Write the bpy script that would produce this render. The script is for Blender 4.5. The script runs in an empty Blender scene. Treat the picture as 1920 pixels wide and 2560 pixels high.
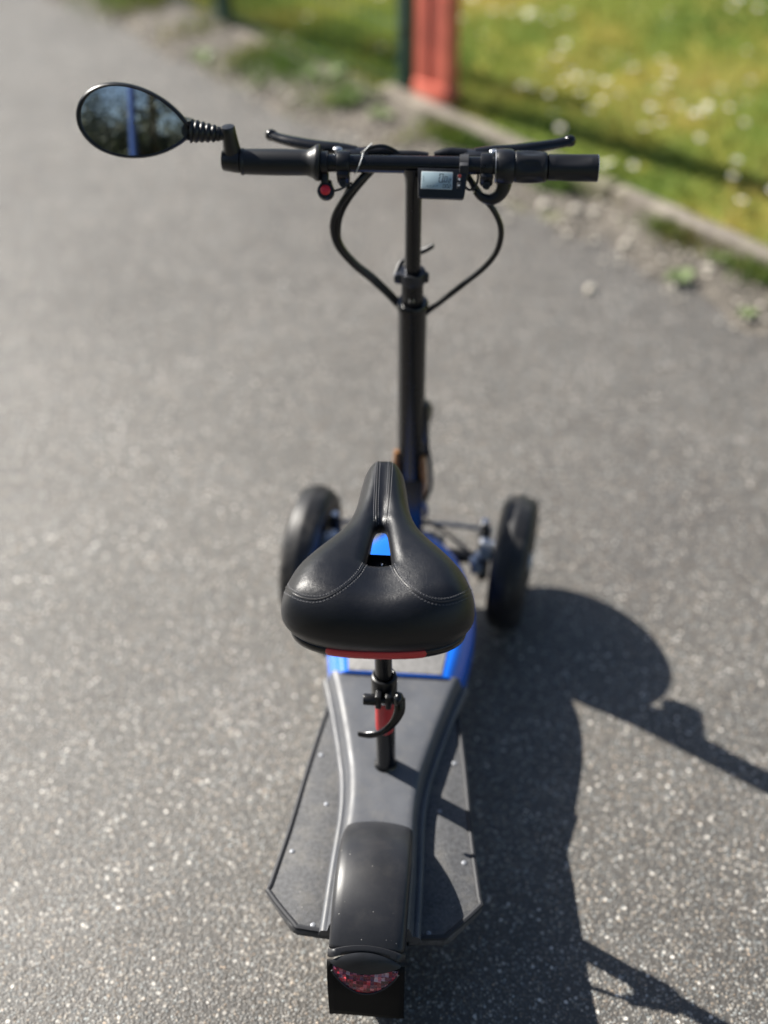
import bpy, bmesh, math, random
import numpy as np
from mathutils import Vector, Matrix

R = math.radians
random.seed(7)
rng = np.random.default_rng(11)
SC = bpy.context.scene
COL = SC.collection

# ------------------------------------------------------------------ camera
PITCH, YAW, ROLL = 0.7188, 0.0908, 0.0111
fwd = Vector((-math.sin(YAW) * math.cos(PITCH), math.cos(YAW) * math.cos(PITCH), -math.sin(PITCH)))
rgt = Vector((math.cos(YAW), math.sin(YAW), 0))
upv = rgt.cross(fwd)
r2 = rgt * math.cos(ROLL) - upv * math.sin(ROLL)
u2 = rgt * math.sin(ROLL) + upv * math.cos(ROLL)
cam_data = bpy.data.cameras.new('camera')
cam = bpy.data.objects.new('camera', cam_data)
COL.objects.link(cam)
M = Matrix.Identity(4)
for i in range(3):
    M[i][0] = r2[i]; M[i][1] = u2[i]; M[i][2] = -fwd[i]
M[0][3], M[1][3], M[2][3] = 0.111, -1.7404, 1.767
cam.matrix_world = M
cam_data.sensor_fit = 'VERTICAL'
cam_data.sensor_height = 36.0
cam_data.lens = 36.0 * 3163.9 / 2560.0
cam_data.clip_start = 0.05
cam_data.clip_end = 1000
cam_data.dof.use_dof = True
cam_data.dof.focus_distance = 1.68
cam_data.dof.aperture_fstop = 1.2
cam_data.dof.aperture_blades = 0
SC.camera = cam

# ------------------------------------------------------------------ sky, sun, exposure
SUN_TRAVEL = Vector((1.092, -0.604, -1.0)).normalized()
world = bpy.data.worlds.new('World')
SC.world = world
world.use_nodes = True
wn = world.node_tree.nodes
sky = wn.new('ShaderNodeTexSky')
sky.sky_type = 'NISHITA'
sky.sun_disc = False
sky.sun_elevation = R(38.7)
sky.sun_rotation = math.atan2(-SUN_TRAVEL.x, -SUN_TRAVEL.y)
sky.air_density = 1.0
sky.dust_density = 1.2
sky.ozone_density = 1.0
world.node_tree.links.new(sky.outputs[0], wn['Background'].inputs[0])
wn['Background'].inputs[1].default_value = 0.05
sun_d = bpy.data.lights.new('sun', 'SUN')
sun_d.energy = 5.0
sun_d.angle = R(0.53)
sun_d.color = (1.0, 0.955, 0.88)
sun = bpy.data.objects.new('sun', sun_d)
sun.rotation_euler = SUN_TRAVEL.to_track_quat('-Z', 'Y').to_euler()
COL.objects.link(sun)
SC.view_settings.view_transform = 'Standard'
SC.view_settings.look = 'None'
SC.view_settings.exposure = 1.2
SC.view_settings.gamma = 1.0
SC.view_settings.use_curve_mapping = False
SC.render.engine = 'CYCLES'
SC.cycles.use_denoising = True
SC.cycles.max_bounces = 6
SC.cycles.sample_clamp_indirect = 6.0


# ------------------------------------------------------------------ materials
def nmat(name):
    m = bpy.data.materials.new(name)
    m.use_nodes = True
    nt = m.node_tree
    return m, nt, nt.nodes['Principled BSDF']


def N(nt, typ, **kw):
    n = nt.nodes.new(typ)
    for k, v in kw.items():
        setattr(n, k, v)
    return n


def coords(nt, scale=1.0):
    t = N(nt, 'ShaderNodeTexCoord')
    mp = N(nt, 'ShaderNodeMapping')
    mp.inputs['Scale'].default_value = (scale, scale, scale) if not isinstance(scale, tuple) else scale
    nt.links.new(t.outputs['Object'], mp.inputs['Vector'])
    return mp.outputs[0]


def ramp(nt, fac, stops, interp='LINEAR'):
    r = N(nt, 'ShaderNodeValToRGB')
    r.color_ramp.interpolation = interp
    el = r.color_ramp.elements
    while len(el) < len(stops):
        el.new(0.5)
    for e, (p, c) in zip(el, stops):
        e.position = p
        e.color = tuple(c) + (1,) if len(c) == 3 else c
    nt.links.new(fac, r.inputs[0])
    return r.outputs[0]


def noise(nt, vec, scale, detail=4, rough=0.55):
    n = N(nt, 'ShaderNodeTexNoise')
    n.inputs['Scale'].default_value = scale
    n.inputs['Detail'].default_value = detail
    n.inputs['Roughness'].default_value = rough
    nt.links.new(vec, n.inputs['Vector'])
    return n


def bump(nt, height, strength, dist, normal=None):
    b = N(nt, 'ShaderNodeBump')
    b.inputs['Strength'].default_value = strength
    b.inputs['Distance'].default_value = dist
    nt.links.new(height, b.inputs['Height'])
    if normal is not None:
        nt.links.new(normal, b.inputs['Normal'])
    return b.outputs[0]


def mixc(nt, fac, a, b, typ='MIX'):
    m = N(nt, 'ShaderNodeMix', data_type='RGBA', blend_type=typ)
    for s, v in ((m.inputs[0], fac), (m.inputs[6], a), (m.inputs[7], b)):
        if isinstance(v, (int, float)):
            s.default_value = v
        elif isinstance(v, tuple):
            s.default_value = v + (1,) if len(v) == 3 else v
        else:
            nt.links.new(v, s)
    return m.outputs[2]


def mat(name, color, rough=0.5, metal=0.0, spec=0.5, var=0.0, vscale=30, bmp=0.0, bscale=200, bdist=0.001, coat=0.0, rvar=0.0, dust=0.0):
    m, nt, b = nmat(name)
    b.inputs['Roughness'].default_value = rough
    b.inputs['Metallic'].default_value = metal
    b.inputs['Specular IOR Level'].default_value = spec
    b.inputs['Coat Weight'].default_value = coat
    v = coords(nt)
    if var > 0:
        n = noise(nt, v, vscale)
        lo = tuple(c * (1 - var) for c in color); hi = tuple(min(1, c * (1 + var)) for c in color)
        nt.links.new(ramp(nt, n.outputs[0], [(0.3, lo), (0.7, hi)]), b.inputs['Base Color'])
    else:
        b.inputs['Base Color'].default_value = tuple(color) + (1,)
    if dust > 0:
        src = b.inputs['Base Color'].links[0].from_socket
        d1 = noise(nt, v, 26, 8, 0.7)
        f1 = ramp(nt, d1.outputs[0], [(0.48, (0, 0, 0)), (0.78, (dust, dust, dust))])
        c1 = mixc(nt, f1, src, (0.20, 0.185, 0.16))
        vo = N(nt, 'ShaderNodeTexVoronoi', feature='F1'); vo.inputs['Scale'].default_value = 150
        nt.links.new(v, vo.inputs['Vector'])
        sp = N(nt, 'ShaderNodeSeparateColor'); nt.links.new(vo.outputs['Color'], sp.inputs[0])
        pk = ramp(nt, sp.outputs[0], [(0.90, (0, 0, 0)), (0.92, (0.8, 0.8, 0.8))])
        ds = ramp(nt, vo.outputs['Distance'], [(0.08, (1, 1, 1)), (0.14, (0, 0, 0))])
        c1 = mixc(nt, mixc(nt, 1.0, pk, ds, 'MULTIPLY'), c1, (0.30, 0.29, 0.27))
        sc_ = noise(nt, coords(nt, (60, 900, 60)), 1.0, 2)
        f2 = ramp(nt, sc_.outputs[0], [(0.70, (0, 0, 0)), (0.74, (dust * 0.6,) * 3)])
        c1 = mixc(nt, f2, c1, (0.13, 0.13, 0.13))
        nt.links.new(c1, b.inputs['Base Color'])
    if rvar > 0:
        n2 = noise(nt, v, vscale * 2.3)
        nt.links.new(ramp(nt, n2.outputs[0], [(0.35, (rough - rvar,) * 3), (0.7, (min(1, rough + rvar),) * 3)]), b.inputs['Roughness'])
    if bmp > 0:
        n3 = noise(nt, v, bscale, 3)
        nt.links.new(bump(nt, n3.outputs[0], bmp, bdist), b.inputs['Normal'])
    return m


def leather_mat():
    m, nt, b = nmat('saddle_leather')
    v = coords(nt)
    b.inputs['Base Color'].default_value = (0.0050, 0.0057, 0.0085, 1)
    b.inputs['Specular IOR Level'].default_value = 0.42
    nz = noise(nt, v, 40, 3)
    nt.links.new(ramp(nt, nz.outputs[0], [(0.3, (0.33,) * 3), (0.7, (0.42,) * 3)]), b.inputs['Roughness'])
    w = noise(nt, v, 90, 2)
    mv = N(nt, 'ShaderNodeMix', data_type='VECTOR')
    mv.inputs[0].default_value = 0.03
    nt.links.new(v, mv.inputs[4]); nt.links.new(w.outputs[1], mv.inputs[5])
    vo = N(nt, 'ShaderNodeTexVoronoi', feature='DISTANCE_TO_EDGE')
    vo.inputs['Scale'].default_value = 620
    nt.links.new(mv.outputs[1], vo.inputs['Vector'])
    e = ramp(nt, vo.outputs[0], [(0.0, (0, 0, 0)), (0.25, (1, 1, 1))])
    b1 = bump(nt, e, 0.16, 0.0004)
    n2 = noise(nt, coords(nt, (420, 150, 300)), 1.0, 3)
    b2 = bump(nt, n2.outputs[0], 0.20, 0.0009, b1)
    nt.links.new(b2, b.inputs['Normal'])
    return m


def asphalt_mat():
    m, nt, b = nmat('asphalt')
    v = coords(nt)
    # aggregate grains
    vo = N(nt, 'ShaderNodeTexVoronoi', feature='F1'); vo.inputs['Scale'].default_value = 240
    vo.inputs['Randomness'].default_value = 1.0
    nt.links.new(v, vo.inputs['Vector'])
    sep = N(nt, 'ShaderNodeSeparateColor'); nt.links.new(vo.outputs['Color'], sep.inputs[0])
    grains = ramp(nt, sep.outputs[0], [(0.0, (0.054, 0.050, 0.046)), (0.42, (0.120, 0.112, 0.102)), (0.76, (0.190, 0.178, 0.162)), (0.92, (0.30, 0.283, 0.257)), (1.0, (0.46, 0.435, 0.398))])
    tint = ramp(nt, sep.outputs[1], [(0.0, (0.80, 0.98, 1.12)), (0.5, (1, 1, 1)), (0.85, (1.08, 0.99, 0.86)), (1.0, (1.2, 0.92, 0.68))])
    grains = mixc(nt, 0.8, grains, tint, 'MULTIPLY')
    # bitumen between the grains
    gap = ramp(nt, vo.outputs['Distance'], [(0.32, (0, 0, 0)), (0.62, (1, 1, 1))])
    c = mixc(nt, gap, grains, (0.066, 0.061, 0.055))
    # sparse big pale stones
    v2 = N(nt, 'ShaderNodeTexVoronoi', feature='F1'); v2.inputs['Scale'].default_value = 105
    nt.links.new(v, v2.inputs['Vector'])
    s2 = N(nt, 'ShaderNodeSeparateColor'); nt.links.new(v2.outputs['Color'], s2.inputs[0])
    dens = ramp(nt, noise(nt, v, 3.2, 3).outputs[0], [(0.35, (0.45, 0.45, 0.45)), (0.62, (1, 1, 1))])
    pick = ramp(nt, s2.outputs[2], [(0.905, (0, 0, 0)), (0.915, (1, 1, 1))])
    shape = ramp(nt, v2.outputs['Distance'], [(0.26, (1, 1, 1)), (0.33, (0, 0, 0))])
    mk = mixc(nt, 1.0, mixc(nt, 1.0, pick, shape, 'MULTIPLY'), dens, 'MULTIPLY')
    stone = ramp(nt, s2.outputs[0], [(0.0, (0.28, 0.26, 0.23)), (0.6, (0.47, 0.445, 0.405)), (1.0, (0.78, 0.74, 0.68))])
    c = mixc(nt, mk, c, stone)
    # wide stains
    n1 = noise(nt, v, 1.3, 6, 0.6)
    st = ramp(nt, n1.outputs[0], [(0.28, (0.76, 0.75, 0.74)), (0.5, (0.98, 0.98, 0.97)), (0.72, (1.16, 1.16, 1.15))])
    c = mixc(nt, 1.0, c, st, 'MULTIPLY')
    n5 = noise(nt, v, 9, 5, 0.6)
    st = ramp(nt, n5.outputs[0], [(0.3, (0.88, 0.87, 0.86)), (0.7, (1.1, 1.1, 1.1))])
    c = mixc(nt, 1.0, c, st, 'MULTIPLY')
    nt.links.new(c, b.inputs['Base Color'])
    b.inputs['Roughness'].default_value = 0.52
    b.inputs['Specular IOR Level'].default_value = 0.6
    inv = N(nt, 'ShaderNodeInvert'); nt.links.new(gap, inv.inputs[1])
    b1 = bump(nt, inv.outputs[0], 0.55, 0.0012)
    n2 = noise(nt, v, 140, 3)
    nt.links.new(bump(nt, n2.outputs[0], 0.5, 0.003, b1), b.inputs['Normal'])
    return m


def soil_mat():
    m, nt, b = nmat('verge_soil')
    v = coords(nt)
    n1 = noise(nt, v, 7, 8, 0.65)
    c = ramp(nt, n1.outputs[0], [(0.3, (0.055, 0.048, 0.041)), (0.5, (0.10, 0.089, 0.075)), (0.68, (0.17, 0.152, 0.128))])
    vo = N(nt, 'ShaderNodeTexVoronoi', feature='F1'); vo.inputs['Scale'].default_value = 120
    nt.links.new(v, vo.inputs['Vector'])
    sp = N(nt, 'ShaderNodeSeparateColor'); nt.links.new(vo.outputs['Color'], sp.inputs[0])
    g = ramp(nt, sp.outputs[0], [(0.0, (0.6, 0.6, 0.6)), (0.85, (1.1, 1.08, 1.05)), (1.0, (1.9, 1.85, 1.7))])
    c = mixc(nt, 1.0, c, g, 'MULTIPLY')
    mo = noise(nt, v, 3.5, 5, 0.6)
    k = ramp(nt, mo.outputs[0], [(0.58, (0, 0, 0)), (0.70, (0.7, 0.7, 0.7))])
    c = mixc(nt, k, c, (0.09, 0.105, 0.03))
    nt.links.new(c, b.inputs['Base Color'])
    b.inputs['Roughness'].default_value = 0.9
    nt.links.new(bump(nt, n1.outputs[0], 0.8, 0.02), b.inputs['Normal'])
    return m


def turf_mat():
    m, nt, b = nmat('turf')
    v = coords(nt)
    n1 = noise(nt, v, 5, 6, 0.6)
    c = ramp(nt, n1.outputs[0], [(0.28, (0.09, 0.16, 0.02)), (0.5, (0.18, 0.23, 0.03)), (0.62, (0.32, 0.27, 0.04)), (0.75, (0.36, 0.27, 0.08))])
    nt.links.new(c, b.inputs['Base Color'])
    b.inputs['Roughness'].default_value = 0.9
    n2 = noise(nt, v, 60, 4)
    nt.links.new(bump(nt, n2.outputs[0], 0.9, 0.02), b.inputs['Normal'])
    return m


def blade_mat(name='grass_blades'):
    m, nt, b = nmat(name)
    a = N(nt, 'ShaderNodeAttribute', attribute_name='tone')
    nt.links.new(a.outputs['Color'], b.inputs['Base Color'])
    b.inputs['Roughness'].default_value = 0.6
    b.inputs['Specular IOR Level'].default_value = 0.3
    tr = N(nt, 'ShaderNodeBsdfTranslucent')
    nt.links.new(a.outputs['Color'], tr.inputs[0])
    mx = N(nt, 'ShaderNodeMixShader'); mx.inputs[0].default_value = 0.35
    nt.links.new(b.outputs[0], mx.inputs[1]); nt.links.new(tr.outputs[0], mx.inputs[2])
    nt.links.new(mx.outputs[0], nt.nodes['Material Output'].inputs[0])
    return m


def concrete_mat():
    m, nt, b = nmat('kerb_concrete')
    v = coords(nt)
    n1 = noise(nt, v, 18, 8, 0.65)
    c = ramp(nt, n1.outputs[0], [(0.3, (0.085, 0.072, 0.058)), (0.5, (0.19, 0.165, 0.135)), (0.75, (0.36, 0.32, 0.265))])
    n2 = noise(nt, v, 4, 4)
    k = ramp(nt, n2.outputs[0], [(0.46, (0, 0, 0)), (0.62, (0.75, 0.75, 0.75))])
    c = mixc(nt, k, c, (0.10, 0.10, 0.045))
    nt.links.new(c, b.inputs['Base Color'])
    b.inputs['Roughness'].default_value = 0.92
    nt.links.new(bump(nt, n1.outputs[0], 0.8, 0.006), b.inputs['Normal'])
    return m


def lamp_lens_mat():
    m, nt, b = nmat('tail_lamp_lens')
    v = coords(nt)
    vo = N(nt, 'ShaderNodeTexVoronoi', feature='F1'); vo.inputs['Scale'].default_value = 210
    vo.inputs['Randomness'].default_value = 0.2
    nt.links.new(v, vo.inputs['Vector'])
    sp = N(nt, 'ShaderNodeSeparateColor'); nt.links.new(vo.outputs['Color'], sp.inputs[0])
    c = ramp(nt, sp.outputs[0], [(0.0, (0.06, 0.012, 0.02)), (0.35, (0.34, 0.02, 0.035)), (0.5, (0.10, 0.05, 0.09)), (0.66, (0.85, 0.05, 0.07)), (0.9, (0.55, 0.30, 0.34)), (1.0, (0.8, 0.5, 0.5))])
    nt.links.new(c, b.inputs['Base Color'])
    b.inputs['Roughness'].default_value = 0.18
    b.inputs['Coat Weight'].default_value = 0.8
    nt.links.new(bump(nt, vo.outputs[0], 0.8, 0.003), b.inputs['Normal'])
    return m


MT = dict(
    leather=leather_mat(), asphalt=asphalt_mat(), soil=soil_mat(), turf=turf_mat(), blade=blade_mat(), concrete=concrete_mat(), lens=lamp_lens_mat(),
    seam=mat('saddle_seam', (0.010, 0.010, 0.012), 0.35, spec=0.6),
    stitch=mat('saddle_thread', (0.13, 0.13, 0.14), 0.5),
    plastic=mat('black_plastic', (0.0075, 0.0078, 0.0095), 0.36, var=0.15, vscale=40, bmp=0.25, bscale=900, bdist=0.0003, rvar=0.06),
    gloss=mat('black_paint', (0.0045, 0.0048, 0.006), 0.24, spec=0.45, coat=0.1, rvar=0.05, vscale=20),
    satin=mat('satin_black_metal', (0.006, 0.0063, 0.008), 0.32, spec=0.45, rvar=0.05, vscale=25),
    rubber=mat('tyre_rubber', (0.011, 0.011, 0.0125), 0.46, dust=0.3, spec=0.45, var=0.2, vscale=60, bmp=0.2, bscale=400),
    griprub=mat('grip_rubber', (0.007, 0.0072, 0.0085), 0.40, bmp=0.2, bscale=900, bdist=0.0004),
    platform=mat('foot_board', (0.070, 0.071, 0.075), 0.68, var=0.35, vscale=170, dust=0.5, bmp=0.9, bscale=700, bdist=0.0009),
    tunnel=mat('deck_plastic', (0.076, 0.080, 0.090), 0.46, dust=0.3, var=0.12, vscale=16, bmp=0.2, bscale=800, bdist=0.0004, rvar=0.07),
    visor=mat('lamp_visor', (0.020, 0.021, 0.024), 0.4, var=0.2, vscale=60),
    trim=mat('edge_rubber', (0.030, 0.031, 0.035), 0.6, spec=0.3),
    fender=mat('fender_plastic', (0.016, 0.0165, 0.0195), 0.41, dust=0.08, var=0.1, vscale=9, bmp=0.12, bscale=500, bdist=0.0004, rvar=0.03),
    flap=mat('flap_rubber', (0.004, 0.004, 0.0045), 0.75, spec=0.2),
    blue=mat('blue_paint', (0.008, 0.135, 0.68), 0.22, coat=0.6, var=0.05, vscale=9),
    panel=mat('grip_panel', (0.19, 0.185, 0.18), 0.75, var=0.3, vscale=140, bmp=0.7, bscale=300, bdist=0.001),
    silver=mat('bare_metal', (0.62, 0.63, 0.65), 0.28, metal=1.0, rvar=0.08, vscale=40),
    steel=mat('dull_steel', (0.28, 0.29, 0.31), 0.4, metal=1.0, rvar=0.1, vscale=40),
    darksteel=mat('dark_cast_metal', (0.055, 0.058, 0.068), 0.32, metal=0.8, rvar=0.08, vscale=40),
    rivet=mat('rivet_zinc', (0.22, 0.23, 0.25), 0.55, metal=0.5),
    cable=mat('cable_sleeve', (0.005, 0.005, 0.006), 0.34),
    orange=mat('orange_sleeve', (0.30, 0.13, 0.035), 0.5, var=0.2, vscale=60),
    redrefl=mat('red_reflector', (0.62, 0.03, 0.035), 0.30, bmp=0.7, bscale=900, bdist=0.0006, coat=0.3),
    redbtn=mat('red_button', (0.78, 0.02, 0.035), 0.32, coat=0.2),
    redink=mat('red_print', (0.65, 0.09, 0.07), 0.5),
    whiteink=mat('white_print', (0.75, 0.76, 0.78), 0.5),
    lcd=mat('lcd_glass', (0.36, 0.46, 0.50), 0.16, var=0.06, vscale=60, coat=0.3),
    lcdedge=mat('lcd_bezel', (0.55, 0.60, 0.62), 0.3),
    digit=mat('lcd_digit', (0.02, 0.03, 0.04), 0.5),
    mirror=mat('mirror_glass', (0.56, 0.58, 0.61), 0.012, metal=1.0),
    wire_tie=mat('zip_tie', (0.62, 0.63, 0.62), 0.45),
    redpost=mat('red_painted_steel', (0.60, 0.145, 0.098), 0.5, var=0.2, vscale=9, bmp=0.3, bscale=60, bdist=0.002, rvar=0.1),
    greenpost=mat('green_coated_steel', (0.012, 0.042, 0.032), 0.42, var=0.2, vscale=12),
    wire=mat('fence_wire', (0.03, 0.085, 0.05), 0.5),
    bluepost=mat('blue_post_paint', (0.018, 0.05, 0.17), 0.5, var=0.1, vscale=6),
    bark=mat('bark', (0.10, 0.075, 0.055), 0.9, var=0.4, vscale=9, bmp=0.9, bscale=20, bdist=0.03),
    pebble=mat('pale_pebble', (0.50, 0.46, 0.39), 0.8, var=0.25, vscale=30, bmp=0.5, bscale=60, bdist=0.004),
    petal=mat('daisy_petal', (0.80, 0.80, 0.76), 0.6),
    disc=mat('daisy_disc', (0.70, 0.45, 0.03), 0.7),
    stalk=mat('daisy_stalk', (0.10, 0.19, 0.04), 0.7),
    leaf=mat('tree_leaf', (0.095, 0.105, 0.075), 0.6, var=0.7, vscale=6),
    weed=mat('weed_leaf', (0.115, 0.16, 0.05), 0.6, var=0.35, vscale=25),
)


# ------------------------------------------------------------------ mesh builder
def spline(pts, sub=6):
    P = [Vector(p) for p in pts]
    if len(P) < 3 or sub <= 1:
        return P
    out = []
    for i in range(len(P) - 1):
        a = P[i - 1] if i else P[0] * 2 - P[1]
        b, c = P[i], P[i + 1]
        d = P[i + 2] if i + 2 < len(P) else P[-1] * 2 - P[-2]
        for k in range(sub):
            t = k / sub
            out.append(0.5 * ((2 * b) + (c - a) * t + (2 * a - 5 * b + 4 * c - d) * t * t + (3 * b - a - 3 * c + d) * t ** 3))
    out.append(P[-1])
    return out


def frame_to(axis, hint=None):
    z = Vector(axis).normalized()
    h = Vector(hint) if hint is not None else (Vector((0, 0, 1)) if abs(z.z) < 0.9 else Vector((0, 1, 0)))
    x = h.cross(z)
    if x.length < 1e-6:
        x = Vector((1, 0, 0)).cross(z)
    x.normalize()
    y = z.cross(x)
    return Matrix((x, y, z)).transposed()


class MB:
    def __init__(self):
        self.bm = bmesh.new()

    def _add(self, vs, fs):
        bv = [self.bm.verts.new(v) for v in vs]
        for f in fs:
            try:
                self.bm.faces.new([bv[i] for i in f])
            except ValueError:
                pass
        return bv

    def box(self, c, size, rot=None, bev=0.0, seg=2):
        b = bmesh.new()
        bmesh.ops.create_cube(b, size=1.0)
        for v in b.verts:
            v.co = Vector((v.co.x * size[0], v.co.y * size[1], v.co.z * size[2]))
        if bev > 0:
            bmesh.ops.bevel(b, geom=b.edges[:], offset=bev, segments=seg, profile=0.5, affect='EDGES')
        self._merge(b, c, rot)
        return self

    def _merge(self, b, c=(0, 0, 0), rot=None):
        b.verts.index_update()
        rot = rot or Matrix.Identity(3)
        c = Vector(c)
        self._add([rot @ v.co + c for v in b.verts], [[v.index for v in f.verts] for f in b.faces])
        b.free()

    def tube(self, pts, r, n=12, sub=6, caps=True, flat=1.0, hint=None):
        P = spline(pts, sub)
        k = len(P)
        if isinstance(r, (int, float)):
            rad = [r] * k
        else:
            rad = [float(np.interp(i / (k - 1), np.linspace(0, 1, len(r)), r)) for i in range(k)]
        vs, fs = [], []
        prev = None
        for i, p in enumerate(P):
            t = (P[min(i + 1, k - 1)] - P[max(i - 1, 0)]).normalized()
            if prev is None:
                prev = frame_to(t, hint).col[0]
            x = (prev - t * prev.dot(t)).normalized()
            prev = x
            y = t.cross(x)
            for j in range(n):
                a = 2 * math.pi * j / n
                vs.append(p + x * (math.cos(a) * rad[i]) + y * (math.sin(a) * rad[i] * flat))
        for i in range(k - 1):
            for j in range(n):
                fs.append((i * n + j, i * n + (j + 1) % n, (i + 1) * n + (j + 1) % n, (i + 1) * n + j))
        if caps:
            fs.append(tuple(range(n - 1, -1, -1)))
            fs.append(tuple((k - 1) * n + j for j in range(n)))
        self._add(vs, fs)
        return self

    def lathe(self, prof, o, axis, n=32, closed=False, a0=0.0, a1=None, hint=None):
        F = frame_to(axis, hint)
        o = Vector(o)
        full = a1 is None
        m = n if full else n + 1
        a1 = 2 * math.pi if full else a1
        vs, fs = [], []
        for j in range(m):
            a = a0 + (a1 - a0) * j / n
            for (r, h) in prof:
                vs.append(o + F @ Vector((math.cos(a) * r, math.sin(a) * r, h)))
        k = len(prof)
        for j in range(m if full else m - 1):
            j2 = (j + 1) % m
            for i in range(k if closed else k - 1):
                i2 = (i + 1) % k
                fs.append((j * k + i, j2 * k + i, j2 * k + i2, j * k + i2))
        if not closed and full:
            if prof[0][0] > 1e-6:
                fs.append(tuple(j * k for j in range(m - 1, -1, -1)))
            if prof[-1][0] > 1e-6:
                fs.append(tuple(j * k + k - 1 for j in range(m)))
        self._add(vs, fs)
        return self

    def cyl(self, a, b, r, n=24, bev=0.0):
        a, b = Vector(a), Vector(b)
        h = (b - a).length
        pr = [(r, 0), (r, h)] if bev <= 0 else [(r - bev, 0), (r - bev * 0.3, bev * 0.3), (r, bev), (r, h - bev), (r - bev * 0.3, h - bev * 0.3), (r - bev, h)]
        return self.lathe(pr, a, b - a, n)

    def prism(self, poly, z0, z1, bev=0.0, seg=2, o=(0, 0, 0), rot=None):
        b = bmesh.new()
        lo = [b.verts.new((x, y, z0)) for x, y in poly]
        hi = [b.verts.new((x, y, z1)) for x, y in poly]
        n = len(poly)
        b.faces.new(lo[::-1]); top = b.faces.new(hi)
        for i in range(n):
            b.faces.new((lo[i], lo[(i + 1) % n], hi[(i + 1) % n], hi[i]))
        bmesh.ops.recalc_face_normals(b, faces=b.faces[:])
        if bev > 0:
            bmesh.ops.bevel(b, geom=list(top.edges), offset=bev, segments=seg, profile=0.5, affect='EDGES')
        self._merge(b, o, rot)
        return self

    def grid(self, rows, closed_u=False):
        nu = len(rows[0]); nv = len(rows)
        fs = []
        for i in range(nv - 1):
            for j in range(nu if closed_u else nu - 1):
                j2 = (j + 1) % nu
                fs.append((i * nu + j, i * nu + j2, (i + 1) * nu + j2, (i + 1) * nu + j))
        self._add([p for r in rows for p in r], fs)
        return self

    def sphere(self, c, r, n=16, m=10, scale=(1, 1, 1), rot=None):
        b = bmesh.new()
        bmesh.ops.create_uvsphere(b, u_segments=n, v_segments=m, radius=r)
        for v in b.verts:
            v.co = Vector((v.co.x * scale[0], v.co.y * scale[1], v.co.z * scale[2]))
        self._merge(b, c, rot)
        return self

    def build(self, name, material, parent=None, angle=38, weld=False, recalc=True):
        if weld:
            bmesh.ops.remove_doubles(self.bm, verts=self.bm.verts[:], dist=1e-5)
        if recalc:
            bmesh.ops.recalc_face_normals(self.bm, faces=self.bm.faces[:])
        me = bpy.data.meshes.new(name)
        self.bm.to_mesh(me)
        self.bm.free()
        me.shade_smooth()
        me.set_sharp_from_angle(angle=R(angle))
        for m in (material if isinstance(material, (list, tuple)) else [material]):
            me.materials.append(m)
        return link(name, me, parent)


def link(name, me, parent=None):
    o = bpy.data.objects.new(name, me)
    COL.objects.link(o)
    if parent is not None:
        o.parent = parent
        if parent.type == 'EMPTY':
            o.matrix_parent_inverse = Matrix.Translation(-parent.location)
    return o


def empty(name, loc, label, cat, group=None):
    o = bpy.data.objects.new(name, None)
    o.empty_display_size = 0.1
    o.location = loc
    COL.objects.link(o)
    return tag(o, label, cat, group)


def tag(o, label=None, cat=None, group=None, kind=None):
    for k, v in (('label', label), ('category', cat), ('group', group), ('kind', kind)):
        if v:
            o[k] = v
    return o


# ------------------------------------------------------------------ the setting
E_ = Vector((0.733, -0.680))      # along the kerb
Nn = Vector((0.680, 0.733))       # from the road towards the lawn


def kp(e, n, z=0.0):
    """point at e along the kerb (e = 0 beside the red post) and n across it"""
    q = Nn * n + E_ * (e - 1.47)
    return Vector((q.x, q.y, z))


def sheet(name, pts, material, label):
    me = bpy.data.meshes.new(name)
    me.from_pydata(pts, [], [tuple(range(len(pts)))])
    me.materials.append(material)
    o = link(name, me)
    return tag(o, label, None, None, 'structure')


sheet('ground', [(-300, -300, -0.03), (300, -300, -0.03), (300, 300, -0.03), (-300, 300, -0.03)], MT['turf'], 'rough grassy ground reaching far beyond the path')
sheet('road', [kp(-60, -4.5, 0), kp(60, -4.5, 0), kp(60, 1.45, 0), kp(-60, 1.45, 0)], MT['asphalt'], 'grey weathered asphalt path with pale aggregate')


def wob(e, k):
    return 0.025 * math.sin(e * 3.1 + k) + 0.018 * math.sin(e * 7.3 + 2 * k) + 0.012 * math.sin(e * 17.0 + k) + 0.008 * math.sin(e * 41.0 + 3 * k)


# soil strip between the asphalt and the kerb
mb = MB()
rows = []
es = np.concatenate([np.linspace(-30, -3, 40), np.linspace(-2.9, 4, 240), np.linspace(4.1, 30, 40)])
for e in es:
    n0 = 1.27 + wob(e, 0.4) + 0.03 * min(max(e, -1.5), 1.5) / 1.5
    n1 = 1.65
    row = []
    for j in range(14):
        t = j / 13
        n = n0 + (n1 - n0) * t
        z = -0.004 + 0.010 * min(1, t * 3) + 0.002 * t + 0.004 * math.sin(e * 23 + n * 31) * min(1, t * 4)
        if e < -0.15:
            z += 0.022 * t * min(1, max(0, (-0.15 - e) * 3)) + 0.006 * math.sin(e * 9) * t
        row.append(kp(e, n, z))
    rows.append(row)
mb.grid(rows)
verge = tag(mb.build('verge', MT['soil'], angle=180), 'strip of brown soil and debris along the kerb', None, None, 'structure')

# lawn
mb = MB()
rows = []
nsl = np.concatenate([np.linspace(1.585, 4.5, 60), np.linspace(4.7, 60, 26)])
esl = np.concatenate([np.linspace(-60, -4.2, 20), np.linspace(-4, 5, 120), np.linspace(5.2, 60, 20)])


def lawn_z(e, n):
    return 0.034 + 0.008 * math.sin(e * 2.1 + n * 1.3) + 0.006 * math.sin(e * 5.2 - n * 3.7) + 0.03 * min(1, (n - 1.58) / 1.0)


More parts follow.
